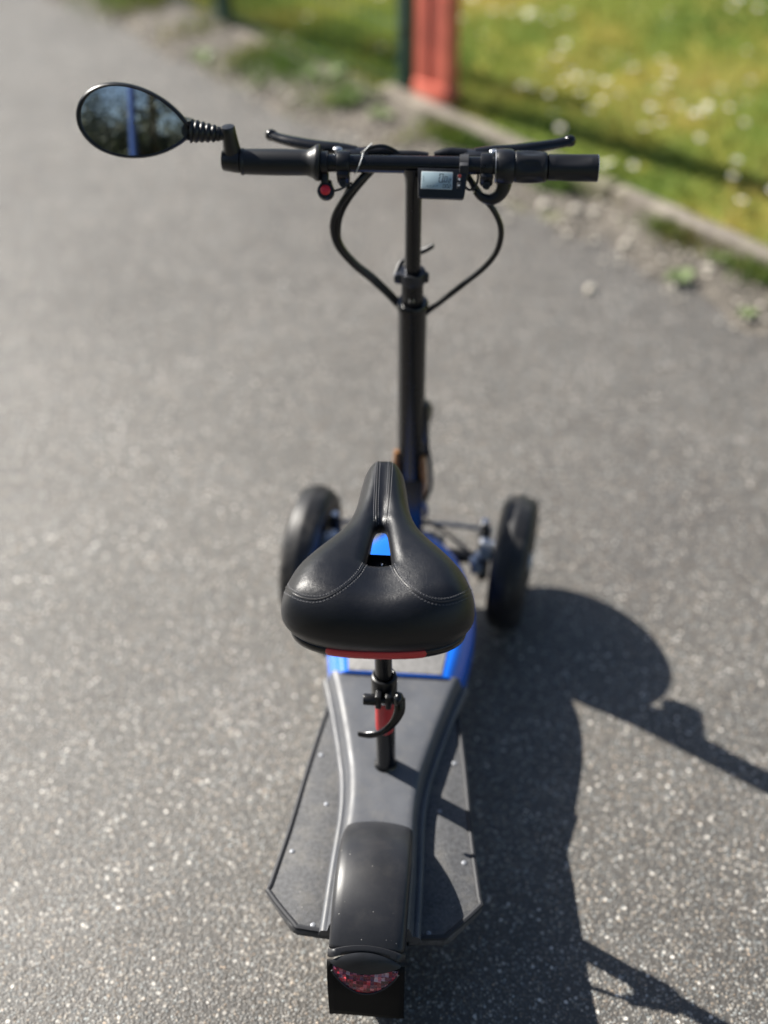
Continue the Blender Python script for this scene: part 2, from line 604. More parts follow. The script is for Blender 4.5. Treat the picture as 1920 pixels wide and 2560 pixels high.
for n in nsl:
    rows.append([kp(e, n, lawn_z(e, n)) for e in esl])
mb.grid(rows)
lawn = tag(mb.build('lawn', MT['turf'], angle=180), 'mossy lawn ground beyond the kerb', None, None, 'structure')

# kerb of edging stones
kerb = bpy.data.objects.new('kerb', None)
COL.objects.link(kerb)
tag(kerb, 'low kerb of pale concrete edging stones beside the lawn', None, None, 'structure')
e = -9.285
i = 0
while e < 9.0:
    L = 0.985
    b = MB()
    b.box((0, 0, 0), (L, 0.058, 0.20), bev=0.008)
    # roughen the arris
    bmesh.ops.subdivide_edges(b.bm, edges=[ed for ed in b.bm.edges if ed.calc_length() > 0.5], cuts=14)
    for v in b.bm.verts:
        v.co += Vector((0, random.uniform(-1, 1) * 0.0025, random.uniform(-1, 1) * 0.003))
    o = b.build('kerb_stone', MT['concrete'], kerb, angle=50)
    top = 0.058 + random.uniform(-0.004, 0.004)
    if e < -0.4:
        top = (0.032 if e > -1.4 else 0.020) + random.uniform(-0.006, 0.004)
    c = kp(e + L / 2, 1.565 + random.uniform(-0.004, 0.004), top - 0.10)
    o.location = c
    o.rotation_euler = (0, random.uniform(-0.004, 0.004), math.atan2(E_.y, E_.x) + random.uniform(-0.006, 0.006))
    e += L + 0.012
    i += 1


# ------------------------------------------------------------------ scooter
ORG = Vector((0, -0.40, 0))
sco = empty('electric_scooter', ORG, 'black three-wheeled electric scooter with padded saddle, blue front cover and handlebar mirror', 'scooter')


def part(mb, name, m, parent=None, **kw):
    return mb.build(name, MT[m], parent or sco, **kw)


# --- chassis under the deck
b = MB()
b.box((0, -0.30, 0.115), (0.13, 0.72, 0.045), bev=0.006)
b.box((0.052, -0.68, 0.115), (0.014, 0.20, 0.05), bev=0.003)
b.box((-0.052, -0.68, 0.115), (0.014, 0.20, 0.05), bev=0.003)
part(b, 'chassis', 'satin')

# --- foot platforms
half = [(0.050, -0.350), (0.103, -0.355), (0.125, -0.51), (0.1405, -0.646), (0.1542, -0.738), (0.1542, -0.752), (0.113, -0.802), (0.103, -0.808), (0.055, -0.812)]
rivets = [(0.105, -0.503), (0.0860, -0.595), (0.1265, -0.682), (0.0810, -0.799)]
for s in (-1, 1):
    b = MB()
    b.prism([(s * x, y) for x, y in (half if s > 0 else half[::-1])], 0.150, 0.1635, bev=0.004)
    pf = part(b, 'foot_platform', 'platform')
    b = MB()
    line = [(s * (x - 0.0045), y + (0.0045 if y < -0.79 else 0), 0.1622) for x, y in half[1:]]
    b.tube(line, 0.0042, n=8, sub=3)
    part(b, 'edge_trim', 'trim', pf)
    for (x, y) in rivets:
        b = MB()
        b.lathe([(0.0042, 0), (0.0038, 0.0010), (0.0024, 0.0016), (0.0, 0.0018)], (s * x, y, 0.1633), (0, 0, 1), 12)
        part(b, 'rivet', 'rivet', pf)

# --- centre tunnel
ty = [-0.352, -0.375, -0.40, -0.43, -0.46, -0.49, -0.52, -0.545, -0.57, -0.60, -0.63, -0.66, -0.70, -0.74, -0.78, -0.806]
tw = [0.1075, 0.100, 0.093, 0.085, 0.0775, 0.070, 0.0635, 0.058, 0.0545, 0.052, 0.0515, 0.0525, 0.054, 0.055, 0.0555, 0.056]
b = MB()
rows = []
for k in range(61):
    y = -0.354 + (-0.812 + 0.354) * k / 60
    w = float(np.interp(-y, [-q for q in ty], tw))
    zt = 0.197
    hs = [(0, zt), (0.3 * w, zt), (0.6 * w, zt), (w - 0.013, zt), (w - 0.007, zt - 0.0008), (w - 0.002, zt - 0.004), (w + 0.0005, zt - 0.010), (w + 0.003, zt - 0.022), (w + 0.0045, zt - 0.0245),
          (w + 0.008, zt - 0.0235), (w + 0.012, zt - 0.0245), (w + 0.0145, zt - 0.029), (w + 0.016, 0.160)]
    row = [Vector((-x, y, z)) for x, z in hs[:0:-1]] + [Vector((x, y, z)) for x, z in hs]
    rows.append(row)
b.grid(rows)
n_ = len(rows[0])
b._add(rows[-1], [tuple(range(n_))])
b._add(rows[0], [tuple(range(n_))])
tun = part(b, 'centre_tunnel', 'tunnel', weld=True, angle=60)

# --- rear wheel
WY, WZ, WR = -0.762, 0.112, 0.112


def wheel(name, c, rad, wid, parent, tread=True):
    w = bpy.data.objects.new(name, None)
    root = MB()
    # rim
    root.lathe([(rad * 0.30, -wid * 0.30), (rad * 0.60, -wid * 0.22), (rad * 0.68, -wid * 0.40), (rad * 0.73, -wid * 0.40), (rad * 0.70, 0), (rad * 0.73, wid * 0.40), (rad * 0.68, wid * 0.40), (rad * 0.60, wid * 0.22), (rad * 0.30, wid * 0.30)], c, (1, 0, 0), 40)
    rim = part(root, name, 'satin', parent)
    t = MB()
    pr = []
    for k in range(22):
        a = math.pi * (-0.22 + 1.44 * k / 21)
        ca, sa = math.cos(a), math.sin(a)
        pr.append((rad * 0.80 + rad * 0.20 * math.copysign(abs(sa) ** 0.95, sa), wid * 0.5 * math.copysign(abs(ca) ** 0.9, ca)))
    if tread:
        pr2 = []
        for (r_, h_) in pr:
            if r_ > rad * 0.965 and abs(abs(h_) - wid * 0.17) < wid * 0.045:
                r_ -= 0.0022
            pr2.append((r_, h_))
        pr = pr2
    t.lathe(pr, c, (1, 0, 0), 64, closed=True)
    part(t, 'tyre', 'rubber', rim, angle=60)
    h = MB()
    h.lathe([(0.0, -wid * 0.55), (rad * 0.17, -wid * 0.55), (rad * 0.20, -wid * 0.48), (rad * 0.20, wid * 0.48), (rad * 0.17, wid * 0.55), (0, wid * 0.55)], c, (1, 0, 0), 24)
    part(h, 'hub', 'steel', rim)
    return rim


wheel('rear_wheel', (0, WY, WZ), WR, 0.062, sco)
b = MB()
b.cyl((-0.058, WY, WZ), (0.058, WY, WZ), 0.007, 12)
part(b, 'rear_axle', 'steel')

# --- rear fender
FC = (-0.757, 0.098)
b = MB()
rows = []
for k in range(41):
    a = R(34) + R(133 - 34) * k / 40
    t = k / 40
    hw = 0.0485 + 0.0035 * math.sin(min(1, t * 2.2) * math.pi / 2)
    nose = max(0.0, 1 - t / 0.05)
    prof = []
    for x, dr in ((-1.0, -0.045), (-1.0, -0.030), (-1.0, -0.018), (-0.985, -0.0115), (-0.94, -0.0075), (-0.86, -0.0050), (-0.7, -0.0030), (-0.45, -0.0012), (-0.2, -0.0003), (0, 0), (0.2, -0.0003), (0.45, -0.0012), (0.7, -0.0030), (0.86, -0.0050), (0.94, -0.0075), (0.985, -0.0115), (1.0, -0.018), (1.0, -0.030), (1.0, -0.045)):
        rr = 0.1505 + dr * (1 - 0.3 * nose) - 0.010 * nose
        aa = a + R(5.5) * (x * x) * nose
        prof.append(Vector((x * hw, FC[0] + rr * math.cos(aa), FC[1] + rr * math.sin(aa))))
    rows.append(prof)
b.grid(rows)
fen = part(b, 'rear_fender', 'fender', angle=60)
md = fen.modifiers.new('thickness', 'SOLIDIFY'); md.thickness = 0.0025; md.offset = -1
# collar band at the rear end of the fender
b = MB()
rows = []
for rr, da in ((0.1490, 129.5), (0.1522, 129.8), (0.1528, 131.5), (0.1522, 133.4), (0.1490, 134.0)):
    row = []
    for x in np.linspace(-1, 1, 25):
        dr = -0.0010 * (abs(x) ** 2) * 4 - 0.010 * max(0, abs(x) - 0.88) / 0.12
        a = R(da + 4.5 * x * x)
        row.append(Vector((x * 0.0528, FC[0] + (rr + dr) * math.cos(a), FC[1] + (rr + dr) * math.sin(a))))
    rows.append(row)
b.grid(rows)
part(b, 'fender_lip', 'fender', fen, angle=60)

# --- tail lamp
lampo = MB()
TOPP = Vector((0, -0.8615, 0.2080)); MIDP = Vector((0, -0.888, 0.176)); BOTP = Vector((0, -0.882, 0.148))


def lamp_rows(z0, z1, up, lo, bulge0, bulge1, nb):
    rows = []
    for k in range(nb + 1):
        t = k / nb
        row = []
        for a in np.linspace(-1, 1, 31):
            A = up(a); B2 = lo(a)
            p = A.lerp(B2, t)
            row.append(p)
        rows.append(row)
    return rows


def edge_top(a):
    return Vector((0.0485 * a, -0.8620 - 0.0050 * a * a, 0.2110 - 0.0190 * a * a))


def edge_mid(a):
    return Vector((0.0460 * a, -0.8790 + 0.0090 * a * a, 0.1845 + 0.0060 * a * a))


def edge_bot(a):
    q = 1 - a * a
    return Vector((0.0450 * a, -0.8765 - 0.0125 * q, 0.1870 - 0.0330 * q ** 0.85))


rows = []
for k in range(9):
    t = k / 8
    rows.append([edge_top(a).lerp(edge_mid(a), t) + Vector((0, -0.0, 0.0055)) * math.sin(math.pi * t) * (1 - a * a) for a in np.linspace(-1, 1, 31)])
for dz in (0.002, 0.004):
    rows.append([edge_mid(a) + Vector((0, 0.0015 * dz / 0.002, -dz)) for a in np.linspace(-1, 1, 31)])
lampo.grid(rows)
lamp = part(lampo, 'tail_lamp', 'visor', fen, angle=50)
lens = MB()
rows = []
for k in range(13):
    t = k / 12
    rows.append([(edge_mid(a) + Vector((0, 0.003, -0.003))).lerp(edge_bot(a), t) + Vector((0, -0.004, 0)) * math.sin(math.pi * t) * (1 - a * a) for a in np.linspace(-0.97, 0.97, 41)])
lens.grid(rows)
lens_o = part(lens, 'lamp_lens', 'lens', fen, angle=60)
b = MB()
b.tube([edge_bot(a) + Vector((0, -0.0008, -0.0006)) for a in np.linspace(-1, 1, 21)], 0.0013, n=8, sub=2)
part(b, 'lens_rim', 'trim', fen)

# --- mud flap
b = MB()
rows = []
for z in np.linspace(0.190, 0.068, 14):
    t = (0.190 - z) / 0.122
    y = -0.8650 - 0.0095 * min(1, t * 2.2) ** 0.7
    rows.append([Vector((x, y - 0.0015 * math.sin(x * 40), z + (0.004 * x / 0.053 if t > 0.95 else 0))) for x in np.linspace(-0.0528, 0.0528, 12)])
b.grid(rows)
fl = part(b, 'mud_flap', 'flap', angle=60)
md = fl.modifiers.new('thickness', 'SOLIDIFY'); md.thickness = 0.003; md.offset = 1

# --- blue front cover with a grip panel
cov = [(0.1085, -0.360), (0.1205, -0.290), (0.1280, -0.220), (0.124, -0.150), (0.108, -0.090), (0.088, -0.045), (0.058, -0.010), (0.03, 0.010), (0.0, 0.015)]
pl = [(x, y) for x, y, _ in [tuple(v) for v in spline([(x, y, 0) for x, y in cov], 4)]]
poly = pl + [(-x, y) for x, y in pl[-2::-1]]
b = MB()
cy_ = [q[1] for q in pl]; cw_ = [q[0] for q in pl]
rows = []
for k in range(46):
    y = -0.360 + 0.3745 * (1 - (1 - k / 45) ** 1.6)
    w = max(0.004, float(np.interp(y, cy_, cw_)))
    dn = 0.010 * max(0, (y + 0.06) / 0.075) ** 2
    rnd = min(1.0, w / 0.05)
    pr = [(0, 0.203), (0.45 * w, 0.203), (max(0.5 * w, w - 0.028), 0.2026), (max(0.6 * w, w - 0.021), 0.2005), (max(0.75 * w, w - 0.012), 0.1930), (max(0.88 * w, w - 0.004), 0.1820), (w, 0.1700), (w + 0.001, 0.150), (w, 0.118)]
    rows.append([Vector((-x, y, z - dn)) for x, z in pr[:0:-1]] + [Vector((x, y, z - dn)) for x, z in pr])
b.grid(rows)
b._add(rows[0], [tuple(range(len(rows[0])))])
b._add(rows[-1], [tuple(range(len(rows[0])))])
cover = part(b, 'front_cover', 'blue', angle=50)
pn = [(0.077, -0.3582), (0.083, -0.300), (0.086, -0.240), (0.088, -0.185), (0.072, -0.155), (0.04, -0.145), (0.0, -0.142)]
pl = [(x, y) for x, y, _ in [tuple(v) for v in spline([(x, y, 0) for x, y in pn], 3)]]
b = MB()
b.prism(pl + [(-x, y) for x, y in pl[-2::-1]], 0.1985, 0.2052, bev=0.0015)
part(b, 'grip_panel', 'panel', cover)

# --- steering column
S0 = Vector((0, -0.001, 0.197)); SB = Vector((0.0056, -0.051, 0.9455))


def st(z):
    return S0 + (SB - S0) * ((z - S0.z) / (SB.z - S0.z))


b = MB()
b.cyl(st(0.13), st(0.702), 0.0232, 32)
b.lathe([(0.0232, 0), (0.0252, 0.002), (0.0255, 0.010), (0.0238, 0.0125), (0.018, 0.0125)], st(0.698), SB - S0, 32)
colm = part(b, 'steering_column', 'gloss')
b = MB()
b.box(st(0.262) + Vector((0, -0.004, 0)), (0.049, 0.052, 0.165), bev=0.006)
b.box(st(0.33) + Vector((0, 0.022, 0)), (0.040, 0.022, 0.10), bev=0.005)
part(b, 'folding_hinge', 'satin', colm)
b = MB()
b.box(st(0.462) + Vector((0.0245, 0.002, 0)), (0.011, 0.020, 0.075), bev=0.004)
b.box(st(0.425) + Vector((0.022, 0.004, 0)), (0.010, 0.014, 0.09), bev=0.003)
part(b, 'folding_latch', 'plastic', colm)
b = MB()
b.lathe([(0.0, 0), (0.016, 0.0), (0.022, 0.008), (0.027, 0.030), (0.028, 0.050), (0.026, 0.053), (0, 0.053)], (0.006, 0.065, 0.392), (0, 1, -0.05), 32)
b.box(st(0.395) + Vector((0, 0.050, 0)), (0.024, 0.070, 0.020), bev=0.004)
hl = part(b, 'headlight', 'plastic')
b = MB()
b.lathe([(0.025, 0), (0.017, 0.004), (0, 0.006)], (0.006, 0.1175, 0.3895), (0, 1, -0.05), 32)
part(b, 'headlight_lens', 'lcdedge', hl)
b = MB()
b.box(st(0.462) + Vector((0, 0.052, 0)), (0.034, 0.066, 0.044), bev=0.008)
b.box(st(0.440) + Vector((0, 0.026, 0)), (0.030, 0.036, 0.060), bev=0.006)
part(b, 'front_hook', 'plastic', colm)
b = MB()
b.cyl(st(0.705), st(0.752), 0.0172, 28)
b.box(st(0.732) + Vector((0, -0.0175, 0)), (0.006, 0.006, 0.030), bev=0.002)
inner = part(b, 'inner_sleeve', 'satin', colm)
b = MB()
b.sphere(st(0.722) + Vector((0, -0.0185, 0)), 0.0042, 12, 8, (1, 0.6, 1))
part(b, 'height_pin', 'silver', colm)
b = MB()
b.lathe([(0.0150, 0), (0.0205, 0.001), (0.0210, 0.004), (0.0210, 0.016), (0.0200, 0.019), (0.0135, 0.019)], st(0.748), SB - S0, 32)
b.box(st(0.757) + Vector((-0.020, -0.006, 0)), (0.014, 0.012, 0.017), bev=0.003)
b.cyl(st(0.757) + Vector((-0.028, -0.006, 0.0)), st(0.757) + Vector((-0.019, -0.006, 0.0)), 0.0075, 16, bev=0.002)
b.box(st(0.757) + Vector((0.021, -0.002, 0)), (0.009, 0.012, 0.016), bev=0.003)
clp = part(b, 'stem_clamp', 'darksteel')
b = MB()
b.tube([st(0.757) + Vector((-0.026, -0.006, 0.003)), st(0.766) + Vector((-0.018, 0.020, 0.004)), st(0.772) + Vector((0.002, 0.028, 0.008)), st(0.777) + Vector((0.018, 0.026, 0.013)), st(0.781) + Vector((0.030, 0.024, 0.018))], [0.004, 0.005, 0.005, 0.0055, 0.0045], n=10, flat=0.6)
part(b, 'clamp_lever', 'satin', clp)
b = MB()
b.cyl(st(0.75), st(0.944), 0.0124, 28)
part(b, 'upper_stem', 'gloss')
# --- cables and sleeves low on the column
for nm, m_, pts, r_ in (
    ('cable', 'cable', [st(0.47) + Vector((0.026, 0.010, 0)), (0.030, -0.006, 0.40), (0.036, 0.000, 0.345), (0.036, 0.004, 0.30), (0.024, 0.006, 0.255), (0.012, 0.01, 0.215)], 0.0042),
    ('cable_sleeve', 'orange', [(0.022, -0.022, 0.392), (0.0255, -0.024, 0.36), (0.0255, -0.022, 0.325), (0.023, -0.018, 0.30)], 0.0058),
    ('cable_sleeve', 'orange', [(-0.0215, -0.022, 0.40), (-0.0235, -0.024, 0.375), (-0.0235, -0.022, 0.335), (-0.022, -0.018, 0.30)], 0.0050),
    ('cable', 'steel', [(0.022, -0.026, 0.295), (0.031, -0.02, 0.27), (0.030, -0.012, 0.245)], 0.0042)):
    b = MB(); b.tube(pts, r_, n=10, sub=6)
    part(b, nm, m_)

# --- front axle, wheels, brakes
b = MB()
b.tube([(-0.150, 0.0, 0.132), (-0.06, 0.0, 0.140), (0.06, 0.0, 0.140), (0.150, 0.0, 0.132)], 0.013, n=14, sub=4)
b.box((0, 0.0, 0.145), (0.10, 0.07, 0.05), bev=0.008)
part(b, 'front_axle', 'satin')
for s in (-1, 1):
    b = MB()
    b.tube([(s * 0.022, 0.030, 0.190), (s * 0.08, 0.032, 0.186), (s * 0.146, 0.030, 0.180)], 0.0048, n=10, sub=4)
    b.sphere((s * 0.146, 0.030, 0.180), 0.009, 12, 8)
    part(b, 'tie_rod', 'steel')
    b = MB()
    b.cyl((s * 0.138, 0.0, 0.085), (s * 0.138, 0.0, 0.205), 0.0115, 16, bev=0.003)
    b.box((s * 0.140, 0.012, 0.178), (0.018, 0.045, 0.014), bev=0.003)
    b.cyl((s * 0.138, 0.0, 0.205), (s * 0.138, 0.0, 0.222), 0.0075, 6)
    up = part(b, 'steering_knuckle', 'satin')
    b = MB()
    b.cyl((s * 0.138, 0.002, 0.216), (s * 0.138, 0.002, 0.2275), 0.0068, 6)
    part(b, 'knuckle_bolt', 'silver', up)
    b = MB()
    b.lathe([(0.030, -0.001), (0.066, -0.001), (0.066, 0.001), (0.030, 0.001)], (s * 0.1535, 0, 0.127), (1, 0, 0), 40, closed=True)
    part(b, 'brake_disc', 'steel')
    b = MB()
    b.box((s * 0.1465, -0.034, 0.183), (0.034, 0.048, 0.030), Matrix.Rotation(R(-40), 3, 'X'), bev=0.005)
    b.box((s * 0.128, -0.052, 0.158), (0.026, 0.030, 0.022), Matrix.Rotation(R(-40), 3, 'X'), bev=0.005)
    cal = part(b, 'brake_caliper', 'steel')
    for dx, dy, dz in ((0.139, -0.026, 0.1975), (0.153, -0.030, 0.1955), (0.121, -0.050, 0.172), (0.130, -0.042, 0.178)):
        b = MB()
        b.cyl((s * dx, dy, dz - 0.006), (s * dx, dy - 0.003, dz + 0.008), 0.0088, 14, bev=0.0015)
        part(b, 'caliper_bolt', 'silver', cal)
    b = MB()
    b.tube([(s * 0.128, -0.045, 0.172), (s * 0.098, -0.020, 0.182), (s * 0.06, 0.012, 0.190), (s * 0.026, 0.02, 0.205)], 0.0036, n=8)
    part(b, 'brake_hose', 'cable')
    fw = wheel('front_wheel', (s * 0.1905, 0.0, 0.129), 0.129, 0.066, sco)
    pv = Matrix.Translation((s * 0.1905, 0, 0))
    lean = pv @ Matrix.Rotation(R(-8), 4, 'Z') @ Matrix.Rotation(R(1.5), 4, 'Y') @ pv.inverted()
    fw.matrix_parent_inverse = Matrix.Translation(-ORG) @ lean

# --- handlebar
HA = 0.0295
HD = Vector((math.cos(HA), math.sin(HA), 0)); HF = Vector((-math.sin(HA), math.cos(HA), 0)); HU = Vector((0, 0, 1))


def H(s, f, u):
    return SB + HD * s + HF * f + HU * u


HROT = Matrix((HD, HF, HU)).transposed()
b = MB()
b.cyl(H(-0.255, 0, 0.002), H(0.255, 0, 0.0018), 0.0126, 28)
b.lathe([(0.0125, 0), (0.0135, 0.012), (0.0175, 0.024), (0.0185, 0.030)], H(0, 0.001, -0.030), (0, 0, 1), 24)
bar = part(b, 'handlebar', 'gloss')
# left grip
b = MB()
gp = [(0.0150, 0), (0.0188, 0.001), (0.0192, 0.004), (0.0180, 0.006), (0.0181, 0.010)]
for k in range(12):
    t = k / 11
    gp.append((0.0182 + 0.0006 * math.sin(t * math.pi), 0.012 + 0.083 * t))
gp += [(0.0195, 0.1000), (0.0222, 0.1050), (0.0250, 0.1085), (0.0258, 0.1110), (0.0255, 0.1140), (0.0235, 0.1155), (0.0130, 0.1155)]
b.lathe(gp, H(-0.2495, 0, 0.002), HD, 40)
part(b, 'hand_grip', 'griprub', angle=30)
# bar-end plug and mirror
b = MB()
b.lathe([(0.0, 0), (0.0135, 0.0), (0.0152, 0.002), (0.0178, 0.020), (0.0180, 0.026)], H(-0.2760, 0, 0.004), HD, 28)
plug = part(b, 'bar_end_plug', 'plastic')
b = MB()
b.lathe([(0.0125, 0), (0.0128, 0.004), (0.0112, 0.018), (0.0104, 0.030), (0.0100, 0.0375), (0.0088, 0.0400), (0, 0.0405)], H(-0.2605, 0.0, 0.0150), Vector((-0.08, 0, 1)), 24)
b.cyl(H(-0.2760, 0, 0.0430), H(-0.2640, 0, 0.0420), 0.0085, 18, bev=0.0015)
mir = part(b, 'rear_view_mirror', 'plastic')
b = MB()
bel = [(0.0075, 0.0)]
L = 0.041
for k in range(41):
    t = k / 40
    env = 0.0085 + 0.0062 * t
    rib = 0.0013 * (1 if t < 0.12 else abs(math.sin((t - 0.12) / 0.88 * math.pi * 4.5)) * 1.9)
    bel.append((env + rib, L * t))
bel.append((0.008, L + 0.002))
b.lathe(bel, H(-0.2755, 0, 0.0432), (H(-0.3165, 0, 0.0475) - H(-0.2755, 0, 0.0432)), 28)
part(b, 'bellows', 'griprub', mir, angle=30)
# mirror shell and glass: egg outline in a tilted plane
MC = H(-0.3985, 0.004, 0.0570)
MN = Vector((0.033, -0.964, 0.263)).normalized()
MX = Vector((1, 0, 0)); MX = (MX - MN * MX.dot(MN)).normalized()
MY = MN.cross(MX)
MROT = Matrix((MX, MY, MN)).transposed()


def egg(t, k=1.0):
    c_, s_ = math.cos(t), math.sin(t)
    x = 0.083 * c_
    w = 0.0505 * (1 - 0.20 * c_ - 0.20 * max(0, c_) ** 3)
    y = w * s_ * (abs(s_) ** 0.02)
    sk = -0.010 * c_ - 0.004 * s_ * c_
    ca, sa = math.cos(R(-8)), math.sin(R(-8))
    x, y = x * k, (y) * k
    return x * ca - y * sa, x * sa + y * ca + 0.0


NT = 72
b = MB()
rows = []
for k, dz in ((0.905, 0.0005), (0.92, 0.0048), (0.955, 0.0055), (0.99, 0.0035), (1.0, 0.0), (0.995, -0.005), (0.96, -0.013), (0.86, -0.022), (0.68, -0.028), (0.40, -0.031), (0.02, -0.032)):
    rows.append([MC + MROT @ Vector((*egg(2 * math.pi * j / NT, k), dz)) for j in range(NT)])
b.grid(rows, closed_u=True)
b.tube([MC + MROT @ Vector((0.045, -0.008, -0.026)), MC + MROT @ Vector((0.074, -0.0105, -0.017)), H(-0.3165, 0, 0.0475)], [0.016, 0.0160, 0.0135], n=18, sub=4)
part(b, 'mirror_shell', 'plastic', mir, angle=50)
b = MB()
rows = []
for k in (0.91, 0.86, 0.8, 0.7, 0.6, 0.5, 0.4, 0.3, 0.2, 0.1, 0.01):
    ring = []
    for j in range(NT):
        x, y = egg(2 * math.pi * j / NT, k)
        ring.append(MC + MROT @ Vector((x, y, 0.0040 - (x * x + y * y) / 2.6)))      # slightly convex
    rows.append(ring)
b.grid(rows, closed_u=True)
part(b, 'mirror_glass', 'mirror', mir, angle=180)

# levers with their bodies and clamps
for s, c0, pts, rr in (
    (-1, -0.1008, [(-0.086, 0.034, 0.004), (-0.112, 0.0395, 0.006), (-0.1397, 0.0445, 0.006), (-0.175, 0.0570, 0.006), (-0.200, 0.0690, 0.006), (-0.2145, 0.0780, 0.007)], [0.0105, 0.0112, 0.0112, 0.0104, 0.0092, 0.0092]),
    (1, 0.1044, [(0.088, 0.034, 0.004), (0.115, 0.0380, 0.006), (0.1437, 0.0426, 0.006), (0.1776, 0.0545, 0.006), (0.205, 0.0655, 0.006), (0.2255, 0.0720, 0.008)], [0.0105, 0.0112, 0.0112, 0.0104, 0.0092, 0.0092])):
    b = MB()
    b.lathe([(0.0128, 0), (0.0172, 0.0005), (0.0180, 0.003), (0.0180, 0.016), (0.0172, 0.0185), (0.0128, 0.019)], H(c0 - 0.0095, 0, 0.002), HD, 28)
    b.box(H(c0, -0.013, -0.012), (0.019, 0.012, 0.024), HROT @ Matrix.Rotation(R(28), 3, 'X'), bev=0.004)
    b.box(H(c0 - s * 0.010, 0.028, 0.003), (0.050, 0.026, 0.015), HROT, bev=0.005)
    b.tube([H(c0 - s * 0.030, 0.030, 0.004), H(c0 - s * 0.055, 0.030, 0.006), H(c0 - s * 0.076, 0.028, 0.004)], [0.0095, 0.008, 0.0045], n=12, sub=4)
    body = part(b, 'brake_lever', 'satin')
    b = MB()
    b.tube([H(*p) for p in pts], rr, n=12, sub=6, flat=0.75, hint=(0, 0, 1))
    b.sphere(H(*pts[-1]), 0.0098, 16, 10, (1, 0.9, 0.9))
    part(b, 'lever_blade', 'gloss', body)
    b = MB()
    b.lathe([(0.0058, 0), (0.0058, 0.002), (0.0045, 0.003), (0.0030, 0.003), (0.0030, 0.0008), (0, 0.0008)], H(c0, -0.0205, -0.0185), HROT @ Vector((0, -0.9, 0.45)), 18)
    part(b, 'clamp_screw', 'trim', body)
    b = MB()
    b.sphere(H(c0 + s * 0.010, 0.020, 0.0145), 0.0055, 12, 8, (1.3, 1, 0.5))
    part(b, 'pivot_screw', 'silver', body)

# kill switch with red button
b = MB()
b.lathe([(0.0126, 0), (0.0165, 0.0005), (0.0168, 0.0105), (0.0126, 0.011)], H(-0.1335, 0, 0.002), HD, 24)
b.box(H(-0.128, -0.010, -0.020), (0.012, 0.010, 0.026), HROT @ Matrix.Rotation(R(-20), 3, 'X'), bev=0.003)
kt = Matrix.Rotation(R(48), 3, 'X')      # the switch faces up and back
KR = HROT @ kt
kc = H(-0.1262, -0.020, -0.0315)
b.lathe([(0, -0.010), (0.0105, -0.010), (0.0125, -0.008), (0.0128, 0.000), (0.0118, 0.003), (0.0095, 0.004), (0, 0.004)], kc, KR @ Vector((0, 0, 1)), 28)
b.tube([kc + KR @ Vector((0, 0.016, -0.005)), kc + KR @ Vector((0, 0.004, -0.003)), kc + KR @ Vector((0, -0.006, -0.004))], [0.008, 0.0115, 0.0105], n=16, sub=3, flat=0.6, hint=KR @ Vector((0, 0, 1)))
sw = part(b, 'horn_switch', 'plastic')
b = MB()
b.lathe([(0.0072, 0), (0.0072, 0.0022), (0.0060, 0.0036), (0.0035, 0.0043), (0, 0.0045)], kc + KR @ Vector((0, 0, 0.0035)), KR @ Vector((0, 0, 1)), 24)
part(b, 'switch_button', 'redbtn', sw)
b = MB()
b.tube([kc + Vector((0.010, 0.004, -0.002)), H(-0.105, -0.012, -0.032), H(-0.09, 0.0, -0.028)], 0.0018, n=8)
part(b, 'switch_wire', 'cable', sw)

# display
DT = Matrix.Rotation(R(52), 3, 'X') @ Matrix.Rotation(R(0), 3, 'Y')
DR = HROT @ DT @ Matrix.Rotation(R(-1.0), 3, 'Z')
dc = H(0.0412, -0.0300, -0.0118)


def DP(x, y, z):
    return dc + DR @ Vector((x, y, z))


b = MB()
out = [(-0.0352, 0.0215), (0.0348, 0.0215), (0.0348, 0.004), (0.0325, -0.0175), (0.0300, -0.0205), (-0.031, -0.0205), (-0.0335, -0.0185)]
b.prism(out[::-1], -0.012, 0.0, bev=0.0018, seg=2, o=dc, rot=DR)
disp = part(b, 'display', 'plastic', angle=30)
b = MB()
b.box(DP(-0.0075, 0.0040, 0.0001), (0.0445, 0.0245, 0.0012), DR, bev=0.0003)
part(b, 'screen_bezel', 'lcdedge', disp)
b = MB()
b.box(DP(-0.0075, 0.0040, 0.0004), (0.0425, 0.0225, 0.0012), DR, bev=0.0002)
part(b, 'screen', 'lcd', disp)
SEG = {'0': 'abcdef', '2': 'abged', '1': 'bc'}


def seven(mb, ch, x, y, w, h, t, slant=0.12):
    for sgm in SEG[ch]:
        cx, cy, lw, lh = {'a': (0, h / 2, w, t), 'd': (0, -h / 2, w, t), 'g': (0, 0, w, t), 'b': (w / 2, h / 4, t, h / 2), 'c': (w / 2, -h / 4, t, h / 2), 'f': (-w / 2, h / 4, t, h / 2), 'e': (-w / 2, -h / 4, t, h / 2)}[sgm]
        mb.box(DP(x + cx + slant * cy, y + cy, 0.00105), (lw, lh, 0.0003), DR)


